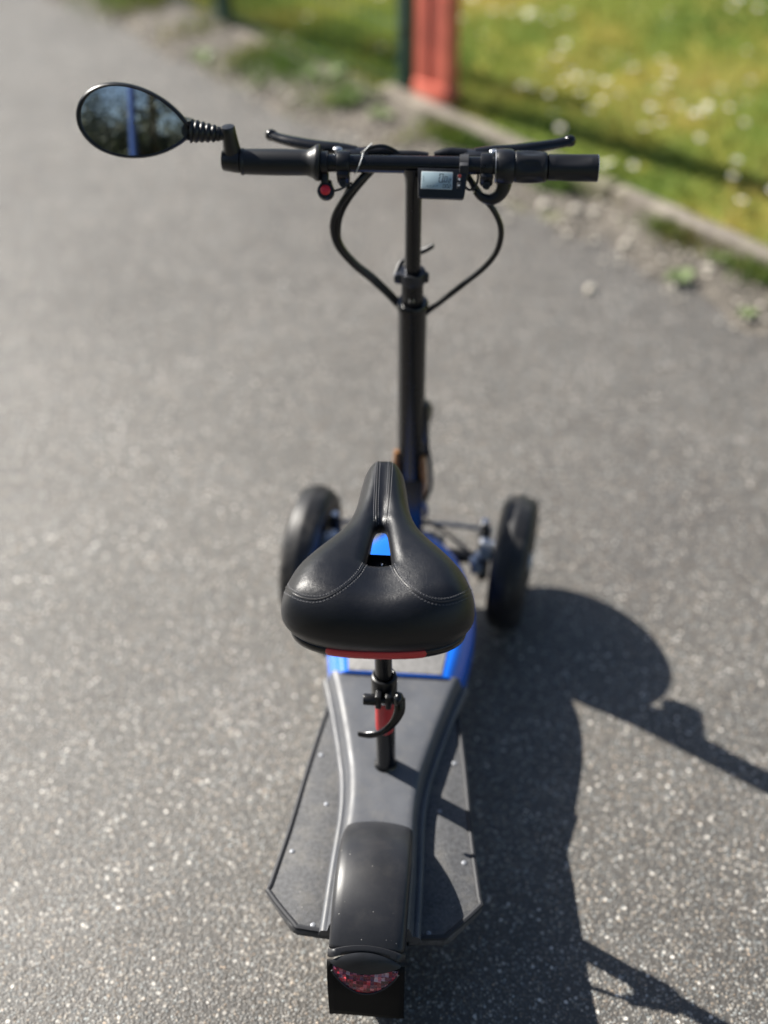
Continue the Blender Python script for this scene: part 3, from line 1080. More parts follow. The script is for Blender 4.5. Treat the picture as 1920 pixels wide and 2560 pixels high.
b = MB()
seven(b, '0', -0.0015, 0.0075, 0.0048, 0.0115, 0.0011)
b.box(DP(0.0020, 0.0020, 0.00105), (0.0011, 0.0011, 0.0003), DR)
seven(b, '0', 0.0052, 0.0058, 0.0036, 0.0075, 0.0009)
seven(b, '2', 0.0108, 0.0040, 0.0028, 0.0050, 0.0007)
for k, ch in enumerate('002'):
    seven(b, ch, 0.0030 + k * 0.0042, -0.0038, 0.0026, 0.0046, 0.0007)
b.box(DP(-0.0265, 0.0055, 0.00105), (0.0006, 0.0085, 0.0003), DR)
for k in range(4):
    b.box(DP(-0.0205 + k * 0.0045, -0.0040, 0.00105), (0.0028, 0.0006, 0.0003), DR)
part(b, 'screen_digits', 'digit', disp)
for yy in (0.0095, -0.0015):
    b = MB()
    b.box(DP(0.0245, yy - 0.001, 0.0003), (0.0066, 0.0092, 0.0022), DR, bev=0.0006)
    part(b, 'display_key', 'trim', disp)
b = MB()
b.box(DP(0.0245, 0.0064, 0.0016), (0.0034, 0.0010, 0.0004), DR)
b.box(DP(0.0245, 0.0064, 0.0017), (0.0010, 0.0034, 0.0004), DR)
b.box(DP(0.0240, -0.0022, 0.0016), (0.0038, 0.0012, 0.0004), DR)
part(b, 'key_marks', 'whiteink', disp)
b = MB()
b.lathe([(0.0014, 0), (0.0021, 0), (0.0021, 0.0004), (0.0014, 0.0004)], DP(0.0245, 0.0112, 0.0014), DR @ Vector((0, 0, 1)), 16, closed=True)
b.box(DP(0.0245, 0.0126, 0.0017), (0.0007, 0.0022, 0.0004), DR)
part(b, 'power_mark', 'redink', disp)
b = MB()
b.lathe([(0.0127, 0), (0.0150, 0.0003), (0.0152, 0.0125), (0.0127, 0.0128)], H(0.0655, 0, 0.002), HD, 24)
b.box(H(0.0718, -0.014, 0.001), (0.0128, 0.014, 0.022), HROT, bev=0.002)
part(b, 'display_clamp', 'trim', disp)

# twist throttle and right grip
b = MB()
b.lathe([(0.0128, 0), (0.0235, 0.0004), (0.0248, 0.003), (0.0252, 0.012), (0.0248, 0.020), (0.0232, 0.0245), (0.0128, 0.0247)], H(0.1178, 0, 0.001), HD, 36)
b.tube([H(0.1300, -0.004, -0.012), H(0.1295, -0.008, -0.026), H(0.1230, -0.011, -0.0385), H(0.1110, -0.012, -0.0445), H(0.0985, -0.012, -0.0405), H(0.0895, -0.011, -0.0325)], [0.012, 0.0108, 0.0092, 0.0082, 0.0065, 0.005], n=16, sub=6)
thr = part(b, 'throttle', 'plastic')
b = MB()
b.lathe([(0.0128, 0), (0.0243, 0.0003), (0.0246, 0.0014), (0.0128, 0.0016)], H(0.1160, 0, 0.001), HD, 36)
part(b, 'throttle_ring', 'steel', thr)
b = MB()
ng = 48
rows = []
for k in range(40):
    t = k / 39
    L = 0.047 * t
    base = 0.0222 - 0.0012 * t + 0.0010 * math.sin(t * math.pi)
    row = []
    for j in range(ng):
        a = 2 * math.pi * j / ng
        ph = (a / (math.pi / 3)) % 1.0 - 0.5
        dent = 0.0026 * max(0, 1 - (ph / 0.36) ** 2) * max(0, 1 - ((t - 0.5) / 0.38) ** 2)
        rr_ = base - dent
        if t < 0.03 or t > 0.97:
            rr_ -= 0.001
        row.append(H(0.1425 + L, rr_ * math.cos(a), 0.001 + rr_ * math.sin(a)))
    rows.append(row)
b.grid(rows, closed_u=True)
part(b, 'twist_grip', 'griprub', thr, angle=60)
b = MB()
rows = []
for k in range(60):
    t = k / 59
    L = 0.0715 * t
    base = 0.0183 + 0.0008 * t
    row = []
    for j in range(ng):
        a = 2 * math.pi * j / ng
        ph = ((a + 0.3) / (math.pi / 2)) % 1.0 - 0.5
        dent = 0.0020 * max(0, 1 - (ph / 0.30) ** 2) * max(0, 1 - ((t - 0.50) / 0.36) ** 2)
        rr_ = base - dent + 0.00008 * math.sin(t * 150)
        if t < 0.015 or t > 0.985:
            rr_ -= 0.0016
        row.append(H(0.1905 + L, rr_ * math.cos(a), 0.001 + rr_ * math.sin(a)))
    rows.append(row)
b.grid(rows, closed_u=True)
b.lathe([(0.0175, 0), (0.0150, 0.001), (0, 0.0012)], H(0.2620, 0, 0.001), HD, 28)
part(b, 'hand_grip', 'griprub', angle=50)
b = MB()
b.lathe([(0.0172, 0), (0.0190, 0.0002), (0.0190, 0.0012), (0.0172, 0.0016)], H(0.2612, 0, 0.001), HD, 36, closed=True)
part(b, 'grip_end_ring', 'silver')

# cables
cab = [
    ([H(-0.060, 0.018, -0.010), H(-0.078, -0.002, -0.022), H(-0.100, -0.010, -0.047), H(-0.1155, -0.008, -0.075), H(-0.1200, -0.004, -0.103), H(-0.113, 0.002, -0.135), H(-0.090, 0.006, -0.168), H(-0.060, 0.012, -0.200), H(-0.020, 0.018, -0.252), H(-0.010, 0.020, -0.300)], 0.0046),
    ([H(-0.050, 0.022, -0.008), H(-0.070, 0.008, -0.024), H(-0.0935, 0.000, -0.052), H(-0.1075, 0.000, -0.080), H(-0.1125, 0.002, -0.108), H(-0.1090, 0.006, -0.134), H(-0.0880, 0.010, -0.166), H(-0.057, 0.016, -0.198), H(-0.018, 0.022, -0.250), H(-0.010, 0.024, -0.300)], 0.0044),
    ([H(-0.093, -0.004, -0.031), H(-0.106, -0.006, -0.060), H(-0.113, -0.003, -0.090), H(-0.111, 0.000, -0.125), H(-0.088, 0.003, -0.163), H(-0.060, 0.008, -0.194)], 0.0034),
    ([H(0.0890, -0.010, -0.032), H(0.082, -0.004, -0.020), H(0.070, 0.006, -0.012)], 0.0042),
    ([H(0.073, 0.010, -0.012), H(0.095, -0.004, -0.038), H(0.1150, -0.008, -0.060), H(0.1270, -0.006, -0.085), H(0.1300, -0.003, -0.110), H(0.1240, 0.000, -0.138), H(0.1080, 0.004, -0.165), H(0.080, 0.008, -0.195), H(0.045, 0.014, -0.232), H(0.018, 0.020, -0.262), H(0.006, 0.022, -0.30)], 0.0046),
    ([H(0.072, -0.018, -0.020), H(0.081, -0.020, -0.026), H(0.0905, -0.016, -0.019), H(0.0925, -0.008, -0.006), H(0.090, 0.004, 0.006)], 0.0018),
    ([H(-0.076, 0.010, 0.012), H(-0.064, 0.016, 0.0185), H(-0.048, 0.020, 0.020), H(-0.036, 0.022, 0.016), H(-0.020, 0.020, 0.008)], 0.0026),
    ([H(0.020, 0.022, 0.004), H(0.000, 0.022, 0.006), H(-0.03, 0.022, 0.006)], 0.0060),
]
for pts, r_ in cab:
    b = MB(); b.tube(pts, r_, n=10, sub=6)
    part(b, 'cable', 'cable')
b = MB()
ring = []
for k in range(21):
    a = R(-130) + R(300) * k / 20
    ring.append(H(-0.079 + 0.006 * math.sin(a), 0.0140 * -math.cos(a) * 1.0, 0.002 + 0.0140 * math.sin(a)))
b.tube(ring, 0.0008, n=6, sub=1)
b.tube([H(-0.074, 0.010, 0.012), H(-0.068, 0.006, 0.022), H(-0.060, 0.012, 0.028)], 0.0007, n=6)
part(b, 'zip_tie', 'wire_tie')

# --- seat post
SY = -0.5374
b = MB()
b.lathe([(0.0150, 0), (0.0148, 0.17), (0.0148, 0.188)], (0, SY, 0.172), (0, 0, 1), 28)
b.lathe([(0.0185, 0), (0.0165, 0.0025), (0.0152, 0.006)], (0, SY, 0.1965), (0, 0, 1), 28)
part(b, 'seat_tube', 'gloss')
b = MB()
b.cyl((-0.0012, SY, 0.34), (-0.0030, SY, 0.588), 0.0125, 28)
post = part(b, 'seat_post', 'gloss')
b = MB()
b.lathe([(0.0152, 0), (0.0182, 0.0008), (0.0188, 0.003), (0.0188, 0.034), (0.0178, 0.0375), (0.0152, 0.0385), (0.0135, 0.0375), (0.0128, 0.030)], (-0.001, SY, 0.362), (0, 0, 1), 32)
for s in (-1, 1):
    b.box((s * 0.0072, SY - 0.0225, 0.374), (0.0085, 0.018, 0.026), bev=0.0018)
b.cyl((-0.029, SY - 0.0245, 0.374), (-0.011, SY - 0.0245, 0.374), 0.0085, 18, bev=0.0015)
b.cyl((-0.012, SY - 0.0245, 0.374), (0.024, SY - 0.0245, 0.374), 0.0045, 14)
scl = part(b, 'seat_clamp', 'satin')
b = MB()
b.tube([(0.0225, SY - 0.027, 0.383), (0.0235, SY - 0.036, 0.366), (0.0140, SY - 0.043, 0.345), (-0.0020, SY - 0.046, 0.328), (-0.0200, SY - 0.044, 0.318), (-0.0355, SY - 0.040, 0.3145)], [0.0090, 0.0078, 0.0058, 0.0050, 0.0054, 0.0048], n=14, sub=8, flat=0.62, hint=(0, 1, 0))
b.sphere((0.0215, SY - 0.0265, 0.381), 0.0105, 16, 10, (0.75, 1, 1))
part(b, 'quick_release_lever', 'gloss', scl)
b = MB()
rows = []
for k in range(25):
    t = k / 24
    z = 0.2835 + 0.0675 * t
    ed = min(1.0, t / 0.2, (1 - t) / 0.06)
    half_a = R(58) * math.sqrt(max(0.02, 1 - (1 - ed) ** 2))
    rr_ = 0.0151 + 0.0012 * min(1.0, ed * 4 + 0.1)
    rows.append([Vector((math.sin(a) * rr_, SY - math.cos(a) * rr_, z)) for a in np.linspace(-half_a, half_a, 17)])
b.grid(rows)
rf = part(b, 'seat_tube_reflector', 'redrefl')
b = MB()
b.lathe([(0.0150, 0), (0.0156, 0.0005), (0.0156, 0.011), (0.0150, 0.0115)], (0, SY, 0.3505), (0, 0, 1), 28)
part(b, 'clamp_shim', 'silver', scl)

# --- saddle
SA = 0.0481
SO = Vector((-0.0048, -0.540, 0.0))


def SD(x, y, z):
    return SO + Vector((x * math.cos(SA) - y * math.sin(SA), x * math.sin(SA) + y * math.cos(SA), z))


ohalf = [(0.0, 0.2010), (0.0135, 0.1985), (0.0230, 0.1900), (0.0288, 0.1750), (0.0325, 0.150), (0.0372, 0.114), (0.0448, 0.0840), (0.0565, 0.0600), (0.0720, 0.0400), (0.0920, 0.0155), (0.1100, -0.0110), (0.1200, -0.0370), (0.1240, -0.0600), (0.1218, -0.0810), (0.1090, -0.0980), (0.0850, -0.1110), (0.0510, -0.1190), (0.0, -0.1215)]
op = [(v.x, v.y) for v in spline([(x, y, 0) for x, y in [(-0.0135, 0.1985)] + ohalf + [(-0.051, -0.1190)]], 10)]
op = op[10:-10]
opf = np.array(op + [(-x, y) for x, y in op[-2:0:-1]])
hh = [(0.0, 0.0600), (0.0052, 0.0560), (0.0088, 0.0450), (0.0120, 0.0230), (0.0148, 0.0000), (0.0170, -0.0180), (0.0150, -0.0245), (0.0, -0.0258)]
hp_ = [(v.x, v.y) for v in spline([(x, y, 0) for x, y in hh], 10)]
hpf = np.array(hp_ + [(-x, y) for x, y in hp_[-2:0:-1]])


def arc_resample(P, n, start_y=None):
    Q = np.vstack([P, P[:1]])
    d = np.r_[0, np.cumsum(np.hypot(*np.diff(Q, axis=0).T))]
    s = np.linspace(0, d[-1], n, endpoint=False)
    return np.c_[np.interp(s, d, Q[:, 0]), np.interp(s, d, Q[:, 1])]


NO = 220
O = arc_resample(opf, NO)
Hs = arc_resample(hpf, NO)
ODense = O
HDense = Hs


def dist_to(P, x, y):
    """distance from (x, y) to the closed polyline P"""
    A = P
    Bq = np.roll(P, -1, axis=0)
    d = Bq - A
    w = np.array((x, y)) - A
    t = np.clip((w * d).sum(1) / (d * d).sum(1), 0, 1)
    e_ = w - d * t[:, None]
    return float(np.sqrt((e_ * e_).sum(1).min()))


def sad_z(x, y, do=None, di=None):
    """height of the padded top over the saddle plan"""
    if do is None:
        do = dist_to(ODense, x, y)
    if di is None:
        di = dist_to(HDense, x, y)
    rear = 1 / (1 + math.exp((y - 0.045) / 0.016))          # 1 at the wide rear, 0 on the nose
    rad = 0.046 * rear + 0.027 * (1 - rear)
    hgt = 0.047 * rear + 0.036 * (1 - rear)
    q = min(1.0, do / rad)
    dome = hgt * (1 - (1 - q) ** 2.3) ** 0.62
    edge = 0.6060 * rear + 0.6110 * (1 - rear)
    z = edge + dome
    z += 0.0045 * math.exp(-((abs(x) - 0.062) / 0.034) ** 2 - ((y + 0.045) / 0.050) ** 2)      # sit lobes
    z -= 0.0060 * math.exp(-(x / 0.034) ** 2 - ((y + 0.060) / 0.050) ** 2)                     # rear valley
    z -= 0.0022 * math.exp(-(x / 0.009) ** 2) * (1 / (1 + math.exp(-(y - 0.06) / 0.012)))     # nose channel
    z -= 0.0050 * math.exp(-(x / 0.011) ** 2 - ((y - 0.075) / 0.025) ** 2)                    # dip before the opening
    qi = min(1.0, di / 0.016)
    z -= 0.0135 * (1 - (1 - (1 - qi) ** 2.0) ** 0.5)
    z += 0.003 * max(0, (y - 0.10) / 0.09)
    return z


def bot_z(y):
    return 0.570 + 0.030 * min(1, max(0, (y + 0.06) / 0.16)) ** 0.8


b = MB()
rows = []
nr = 46
for k in range(nr + 1):
    t = k / nr
    # finer rings towards both edges
    tt = 0.5 - 0.5 * math.cos(math.pi * t)
    row = []
    for j in range(NO):
        p = Hs[j] * (1 - tt) + O[j] * tt
        row.append(SD(p[0], p[1], sad_z(p[0], p[1], 0.0 if k == nr else None, 0.0 if k == 0 else None)))
    rows.append(row)
# hole wall, going down
for dz, sh in ((0.004, 0.985), (0.008, 1.0), (0.011, 1.06)):
    hr = []
    for j in range(NO):
        p = Hs[j]
        hr.append(SD(p[0] * sh, (p[1] - 0.016) * sh + 0.016, sad_z(p[0], p[1], None, 0.0) - dz))
    rows.insert(0, hr)
# skirt
for f, sh in ((0.12, 1.003), (0.28, 1.001), (0.50, 0.985), (0.75, 0.955), (1.0, 0.918)):
    sr = []
    for j in range(NO):
        p = O[j]
        z0 = sad_z(p[0], p[1], 0.0, 1.0)
        z1 = bot_z(p[1])
        sr.append(SD(p[0] * sh, (p[1] - 0.02) * sh + 0.02, z0 + (z1 - z0) * f))
    rows.append(sr)
b.grid(rows, closed_u=True)
sad = part(b, 'saddle', 'leather', angle=180)

# base shell with its shiny rim
b = MB()
rows = []
for dz, sh in ((0.001, 0.910), (0.0005, 0.922), (-0.002, 0.930), (-0.007, 0.928), (-0.0120, 0.920), (-0.0135, 0.900), (-0.007, 0.85), (0.002, 0.70)):
    rows.append([SD(p[0] * sh, (p[1] - 0.02) * sh + 0.02, bot_z(p[1]) + dz) for p in O])
b.grid(rows, closed_u=True)
part(b, 'saddle_base', 'gloss', sad, angle=60)
# red reflector strip on the base rim
rearp = [p for p in arc_resample(opf, 900) if p[1] < -0.05]
rearp = sorted(rearp, key=lambda p: math.atan2(p[0], -(p[1] + 0.02)))
rearp = [p for p in rearp if -0.0715 < p[0] < 0.0685]
b = MB()
rows = []
for dz, sh in ((0.0022, 0.925), (0.0018, 0.9330), (0.0000, 0.9365), (-0.0060, 0.9340), (-0.0110, 0.9290), (-0.0122, 0.918)):
    row = []
    for i, p in enumerate(rearp):
        u = i / (len(rearp) - 1)
        ed = min(1, min(u, 1 - u) / 0.03)
        k_ = math.sqrt(max(0, 1 - (1 - ed) ** 2))
        zc = -0.004
        row.append(SD(p[0] * sh, (p[1] - 0.02) * sh + 0.02, bot_z(p[1]) + zc + (dz - zc) * (0.25 + 0.75 * k_)))
    rows.append(row)
b.grid(rows)
part(b, 'reflector_strip', 'redrefl', sad, angle=60)

# seams: raised welt plus two rows of stitches
seamR = [(0.0172, -0.0260), (0.0215, -0.0420), (0.0300, -0.0600), (0.0440, -0.0800), (0.0610, -0.0910), (0.0800, -0.0920), (0.0990, -0.0840), (0.1120, -0.0700), (0.1180, -0.0530), (0.1190, -0.0400)]
seams = [seamR, [(-x, y) for x, y in seamR],
         [(0.0085, 0.1930), (0.0088, 0.160), (0.0085, 0.130), (0.0082, 0.095), (0.0072, 0.068), (0.0062, 0.0555)],
         [(-0.0085, 0.1930), (-0.0088, 0.160), (-0.0085, 0.130), (-0.0082, 0.095), (-0.0072, 0.068), (-0.0062, 0.0555)]]
stitches = MB()
for sm in seams:
    P = spline([(x, y, 0) for x, y in sm], 14)
    b = MB()
    b.tube([SD(p.x, p.y, sad_z(p.x, p.y) + 0.0001) for p in P], 0.00085, n=8, sub=1)
    part(b, 'seam', 'seam', sad, angle=60)
    d = [0.0]
    for a_, c_ in zip(P[:-1], P[1:]):
        d.append(d[-1] + (c_ - a_).length)
    for off in (-0.0030, 0.0030):
        s_ = 0.001
        while s_ < d[-1] - 0.003:
            pp = []
            for q in (s_, s_ + 0.0011, s_ + 0.0022):
                x = float(np.interp(q, d, [p.x for p in P])); y = float(np.interp(q, d, [p.y for p in P]))
                x2 = float(np.interp(q + 0.001, d, [p.x for p in P])); y2 = float(np.interp(q + 0.001, d, [p.y for p in P]))
                tx, ty_ = x2 - x, y2 - y
                l = math.hypot(tx, ty_) or 1
                xx, yy = x - ty_ / l * off, y + tx / l * off
                pp.append((xx, yy))
            stitches.tube([SD(pp[0][0], pp[0][1], sad_z(*pp[0]) - 0.0002), SD(pp[1][0], pp[1][1], sad_z(*pp[1]) + 0.0005), SD(pp[2][0], pp[2][1], sad_z(*pp[2]) - 0.0002)], 0.00044, n=5, sub=1, caps=False)
            s_ += 0.0042
tag(part(stitches, 'stitching', 'stitch', sad, angle=180), None, None, None, 'stuff')

# rails and clamp under the saddle
b = MB()
for s in (-1, 1):
    b.tube([SD(s * 0.022, -0.075, 0.575), SD(s * 0.022, -0.04, 0.560), SD(s * 0.022, 0.05, 0.560), SD(s * 0.012, 0.13, 0.590)], 0.0035, n=10)
part(b, 'saddle_rails', 'steel', sad)
b = MB()
b.box(SD(0, 0.006, 0.574), (0.056, 0.040, 0.026), bev=0.004)
b.box(SD(0, 0.026, 0.5905), (0.044, 0.040, 0.010), bev=0.002)
part(b, 'saddle_clamp', 'plastic', sad)
b = MB()
b.sphere(SD(0.002, 0.026, 0.5955), 0.0042, 12, 8, (1, 1, 0.5))
part(b, 'clamp_bolt', 'silver', sad)

# ------------------------------------------------------------------ fence and gate post
FE = math.atan2(E_.y, E_.x)


def post_at(e, n):
    return kp(e, n, 0)


fence = empty('wire_fence', kp(-0.252, 1.63, 0.03), 'green wire mesh fence with thin upright wires along the verge', 'fence')
def fn(e):
    return 1.62 + (e + 0.268) * 0.048

p_e = [-0.268, -1.215, -3.15, -5.1]
for e in p_e:
    b = MB()
    w = 0.023
    b.prism([(-w, -w), (w, -w), (w, w), (-w, w)], -0.05, 1.25, bev=0.004, o=kp(e, fn(e), 0), rot=Matrix.Rotation(FE, 3, 'Z'))
    pst = part(b, 'fence_post', 'greenpost', fence)
    b = MB()
    b.box(kp(e, fn(e), 1.256), (0.052, 0.052, 0.012), Matrix.Rotation(FE, 3, 'Z'), bev=0.003)
    part(b, 'post_cap', 'greenpost', pst)
b = MB()
e = -5.0
vs, fs = [], []
while e < -0.26:
    if min(abs(e - q) for q in p_e) > 0.03:
        b.tube([kp(e, fn(e) - 0.03, 0.055), kp(e, fn(e) - 0.03, 1.22)], 0.0017, n=5, sub=1, caps=False)
    e += 0.044
tag(part(b, 'upright_wires', 'wire', fence), None, None, None, 'stuff')
for z in np.arange(0.07, 1.25, 0.19):
    b = MB()
    b.tube([kp(-5.0, fn(-5.0) - 0.027, z), kp(-0.252, fn(-0.252) - 0.027, z)], 0.0024, n=6, sub=1)
    part(b, 'cross_wire', 'wire', fence)

gp_ = kp(-0.128, 1.622, 0)
gate = empty('gate_post', gp_, 'thick red painted steel post at the end of the green fence', 'post')
b = MB()
rot = Matrix.Rotation(FE + R(4), 3, 'Z')
o1 = [(-0.068, -0.028), (-0.024, -0.028), (-0.020, -0.022), (0.020, -0.022), (0.024, -0.028), (0.068, -0.028), (0.068, 0.028), (-0.068, 0.028)]
b.prism(o1, -0.05, 1.6, bev=0.004, o=gp_, rot=rot)
part(b, 'post_shaft', 'redpost', gate)
b = MB()
b.box(gp_ + Vector((0, 0, 0.055)), (0.146, 0.068, 0.11), rot, bev=0.006)
part(b, 'post_foot', 'redpost', gate)
b = MB()
b.box(gp_ + Vector((0, 0, 1.608)), (0.146, 0.066, 0.016), rot, bev=0.005)
part(b, 'post_cap', 'redpost', gate)

# ------------------------------------------------------------------ grass blades (uncountable)


def blades(name, count, sampler, hmin, hmax, width, palette, label, zf):
    pos = sampler(count)
    n = len(pos)
    ang = rng.uniform(0, 2 * np.pi, n)
    h = rng.uniform(hmin, hmax, n)
    w = width * rng.uniform(0.7, 1.3, n)
    lean = rng.uniform(0.15, 0.95, n)
    la = rng.uniform(0, 2 * np.pi, n)
    dx, dy = np.cos(ang) * w / 2, np.sin(ang) * w / 2
    lx, ly = np.cos(la) * lean * h, np.sin(la) * lean * h
    x, y, z = pos[:, 0], pos[:, 1], pos[:, 2]
    V = np.empty((n, 5, 3), np.float32)
    V[:, 0] = np.c_[x - dx, y - dy, z - 0.003]
    V[:, 1] = np.c_[x + dx, y + dy, z - 0.003]
    mx, my, mz = x + lx * 0.35, y + ly * 0.35, z + h * 0.62
    V[:, 2] = np.c_[mx + dx * 0.8, my + dy * 0.8, mz]
    V[:, 3] = np.c_[mx - dx * 0.8, my - dy * 0.8, mz]
    V[:, 4] = np.c_[x + lx, y + ly, z + h * np.sqrt(np.maximum(0.1, 1 - 0.55 * lean ** 2))]
    base = np.arange(n) * 5
    quads = np.c_[base, base + 1, base + 2, base + 3]
    tris = np.c_[base + 3, base + 2, base + 4]
    me = bpy.data.meshes.new(name)
    me.vertices.add(n * 5)
    me.vertices.foreach_set('co', V.ravel())
    loops = np.concatenate([quads.ravel(), tris.ravel()]).astype(np.int32)
    me.loops.add(len(loops))
    me.loops.foreach_set('vertex_index', loops)
    starts = np.concatenate([np.arange(n) * 4, n * 4 + np.arange(n) * 3]).astype(np.int32)
    tot = np.concatenate([np.full(n, 4), np.full(n, 3)]).astype(np.int32)
    me.polygons.add(2 * n)
    me.polygons.foreach_set('loop_start', starts)
    me.polygons.foreach_set('loop_total', tot)
    me.update(calc_edges=True)
    pal = np.array(palette)
    # drifts of yellow moss and green grass
    f = 0.5 + 0.25 * np.sin(x * 4.1 + y * 2.2) + 0.22 * np.sin(x * -2.3 + y * 6.1 + 1.0) + 0.18 * np.sin(x * 9.7 - y * 7.9) + rng.normal(0, 0.16, n)
    idx = np.clip((f * (len(pal) - 1)), 0, len(pal) - 1.001)
    i0 = idx.astype(int); t = (idx - i0)[:, None]
    c = pal[i0] * (1 - t) + pal[np.minimum(i0 + 1, len(pal) - 1)] * t
    c *= rng.uniform(0.75, 1.25, n)[:, None]
    col = np.ones((n, 5, 4), np.float32)
    col[:, :, :3] = c[:, None, :]
    at = me.color_attributes.new('tone', 'FLOAT_COLOR', 'POINT')
    at.data.foreach_set('color', col.ravel())
    me.materials.append(MT['blade'])
    o = link(name, me)
    return tag(o, label, 'grass', None, 'stuff')


def lawn_sampler(count):
    m = int(count * 0.75)
    e = np.r_[rng.uniform(-3.2, 3.4, m), rng.uniform(-8, 8, count - m)]
    n = np.r_[1.60 + rng.uniform(0, 1, m) ** 1.15 * 3.0, 1.6 + rng.uniform(0, 1, count - m) * 8]
    z = 0.034 + 0.008 * np.sin(e * 2.1 + n * 1.3) + 0.006 * np.sin(e * 5.2 - n * 3.7) + 0.03 * np.minimum(1, (n - 1.58))
    q = np.outer(n, np.array(Nn)) + np.outer(e - 1.47, np.array(E_))
    return np.c_[q, z]


blades('grass', 190000, lawn_sampler, 0.018, 0.042, 0.0042,
       [(0.12, 0.20, 0.036), (0.19, 0.265, 0.048), (0.275, 0.31, 0.06), (0.37, 0.335, 0.075), (0.48, 0.39, 0.12)], 'short mossy lawn grass with yellow patches', None)


def verge_sampler(count):
    e = np.where(rng.random(count) < 0.8, rng.uniform(-5.5, 0.15, count), rng.uniform(0.15, 3.5, count))
    n = 1.47 + np.abs(rng.normal(0, 0.09, count)) * np.where(rng.random(count) < 0.62, 1, -1.0)
    keep = (np.sin(e * 6.3) + np.sin(e * 14.7 + 1) + rng.normal(0, 0.5, count)) > 0.1
    n = np.where(e > 0.0, 1.535 - np.abs(rng.normal(0, 0.035, count)), n)
    e, n = e[keep], np.minimum(n[keep], 1.72)
    q = np.outer(n, np.array(Nn)) + np.outer(e - 1.47, np.array(E_))
    return np.c_[q, np.full(len(e), 0.018)]


blades('verge_grass', 22000, verge_sampler, 0.02, 0.055, 0.005,
       [(0.06, 0.12, 0.02), (0.10, 0.17, 0.03), (0.16, 0.19, 0.04), (0.24, 0.20, 0.09)], 'thin grass growing in the soil strip under the fence', None)

# ------------------------------------------------------------------ daisies
b = MB()
for k in range(12):
    a = 2 * math.pi * k / 12
    c_, s_ = math.cos(a), math.sin(a)
    def pt(r_, w_, z_):
        return Vector((c_ * r_ - s_ * w_, s_ * r_ + c_ * w_, z_))
    b._add([pt(0.003, -0.0015, 0.0), pt(0.003, 0.0015, 0.0), pt(0.0085, 0.0028, 0.0016), pt(0.0125, 0.0, 0.0012), pt(0.0085, -0.0028, 0.0016)], [(0, 1, 2, 3, 4)])
me_p = None
nb = len(b.bm.faces)
b.lathe([(0.0044, 0.0), (0.0040, 0.002), (0.0022, 0.0034), (0, 0.0037)], (0, 0, 0), (0, 0, 1), 10)
nd = len(b.bm.faces)
b.tube([(0, 0, -0.0005), (0.002, 0.001, -0.025), (0.004, 0.0, -0.05)], 0.0009, n=5, sub=2)
b.bm.faces.ensure_lookup_table()
for i, f in enumerate(b.bm.faces):
    f.material_index = 0 if i < nb else (1 if i < nd else 2)
proto = b.build('daisy', [MT['petal'], MT['disc'], MT['stalk']], None, angle=30, recalc=False)
dz = [(0.022, 3.042), (-0.008, 2.871), (0.104, 2.917), (0.168, 2.928), (0.23, 2.918), (0.255, 2.926), (0.367, 2.921), (0.304, 2.861), (0.071, 2.736), (0.357, 2.668), (0.421, 2.661), (0.331, 2.573), (0.973, 3.051), (1.067, 3.033), (1.009, 3.132), (0.734, 2.944), (0.975, 2.643), (0.681, 2.544), (0.589, 2.498), (0.572, 2.468), (0.699, 2.437), (0.375, 2.445), (0.431, 2.391), (0.482, 2.347), (0.346, 2.348), (0.21, 2.32), (0.244, 2.326), (0.522, 2.27), (0.677, 2.354), (0.654, 2.302), (0.847, 2.311), (0.954, 2.392), (0.464, 2.208), (0.396, 2.258), (0.297, 2.261), (0.425, 2.135), (0.308, 2.093), (0.614, 2.156), (0.703, 2.185), (0.792, 2.176), (0.86, 2.172), (0.776, 2.123), (0.748, 2.13), (0.587, 2.035), (0.639, 2.063), (0.75, 1.972), (0.327, 2.001), (0.844, 1.839), (0.473, 1.804), (0.451, 1.78), (0.536, 1.778), (0.822, 1.737), (0.83, 1.602), (-0.572, 2.895), (-0.275, 2.618), (-0.614, 2.70)]
for _ in range(150):
    e, n = random.uniform(-2.5, 3.2), 1.75 + 2.6 * random.random() ** 0.8
    q = kp(e, n)
    if q.x > -0.6:
        dz.append((q.x, q.y))
for i, (x, y) in enumerate(dz):
    o = proto if i == 0 else proto.copy()
    if i:
        COL.objects.link(o)
    n = x * Nn.x + y * Nn.y; e = x * E_.x + y * E_.y + 1.47
    o.location = (x, y, lawn_z(e, n) + 0.036 + random.uniform(0, 0.012))
    o.rotation_euler = (random.uniform(-0.35, 0.15), random.uniform(-0.3, 0.2), random.uniform(0, 6.28))
    k = random.uniform(0.8, 1.2) if i < 56 else random.uniform(0.55, 0.9)
    o.scale = (k, k, k)
    tag(o, 'small white daisy flowering in the mossy lawn', 'daisy', 'daisies in the lawn')

# ------------------------------------------------------------------ weeds along the kerb


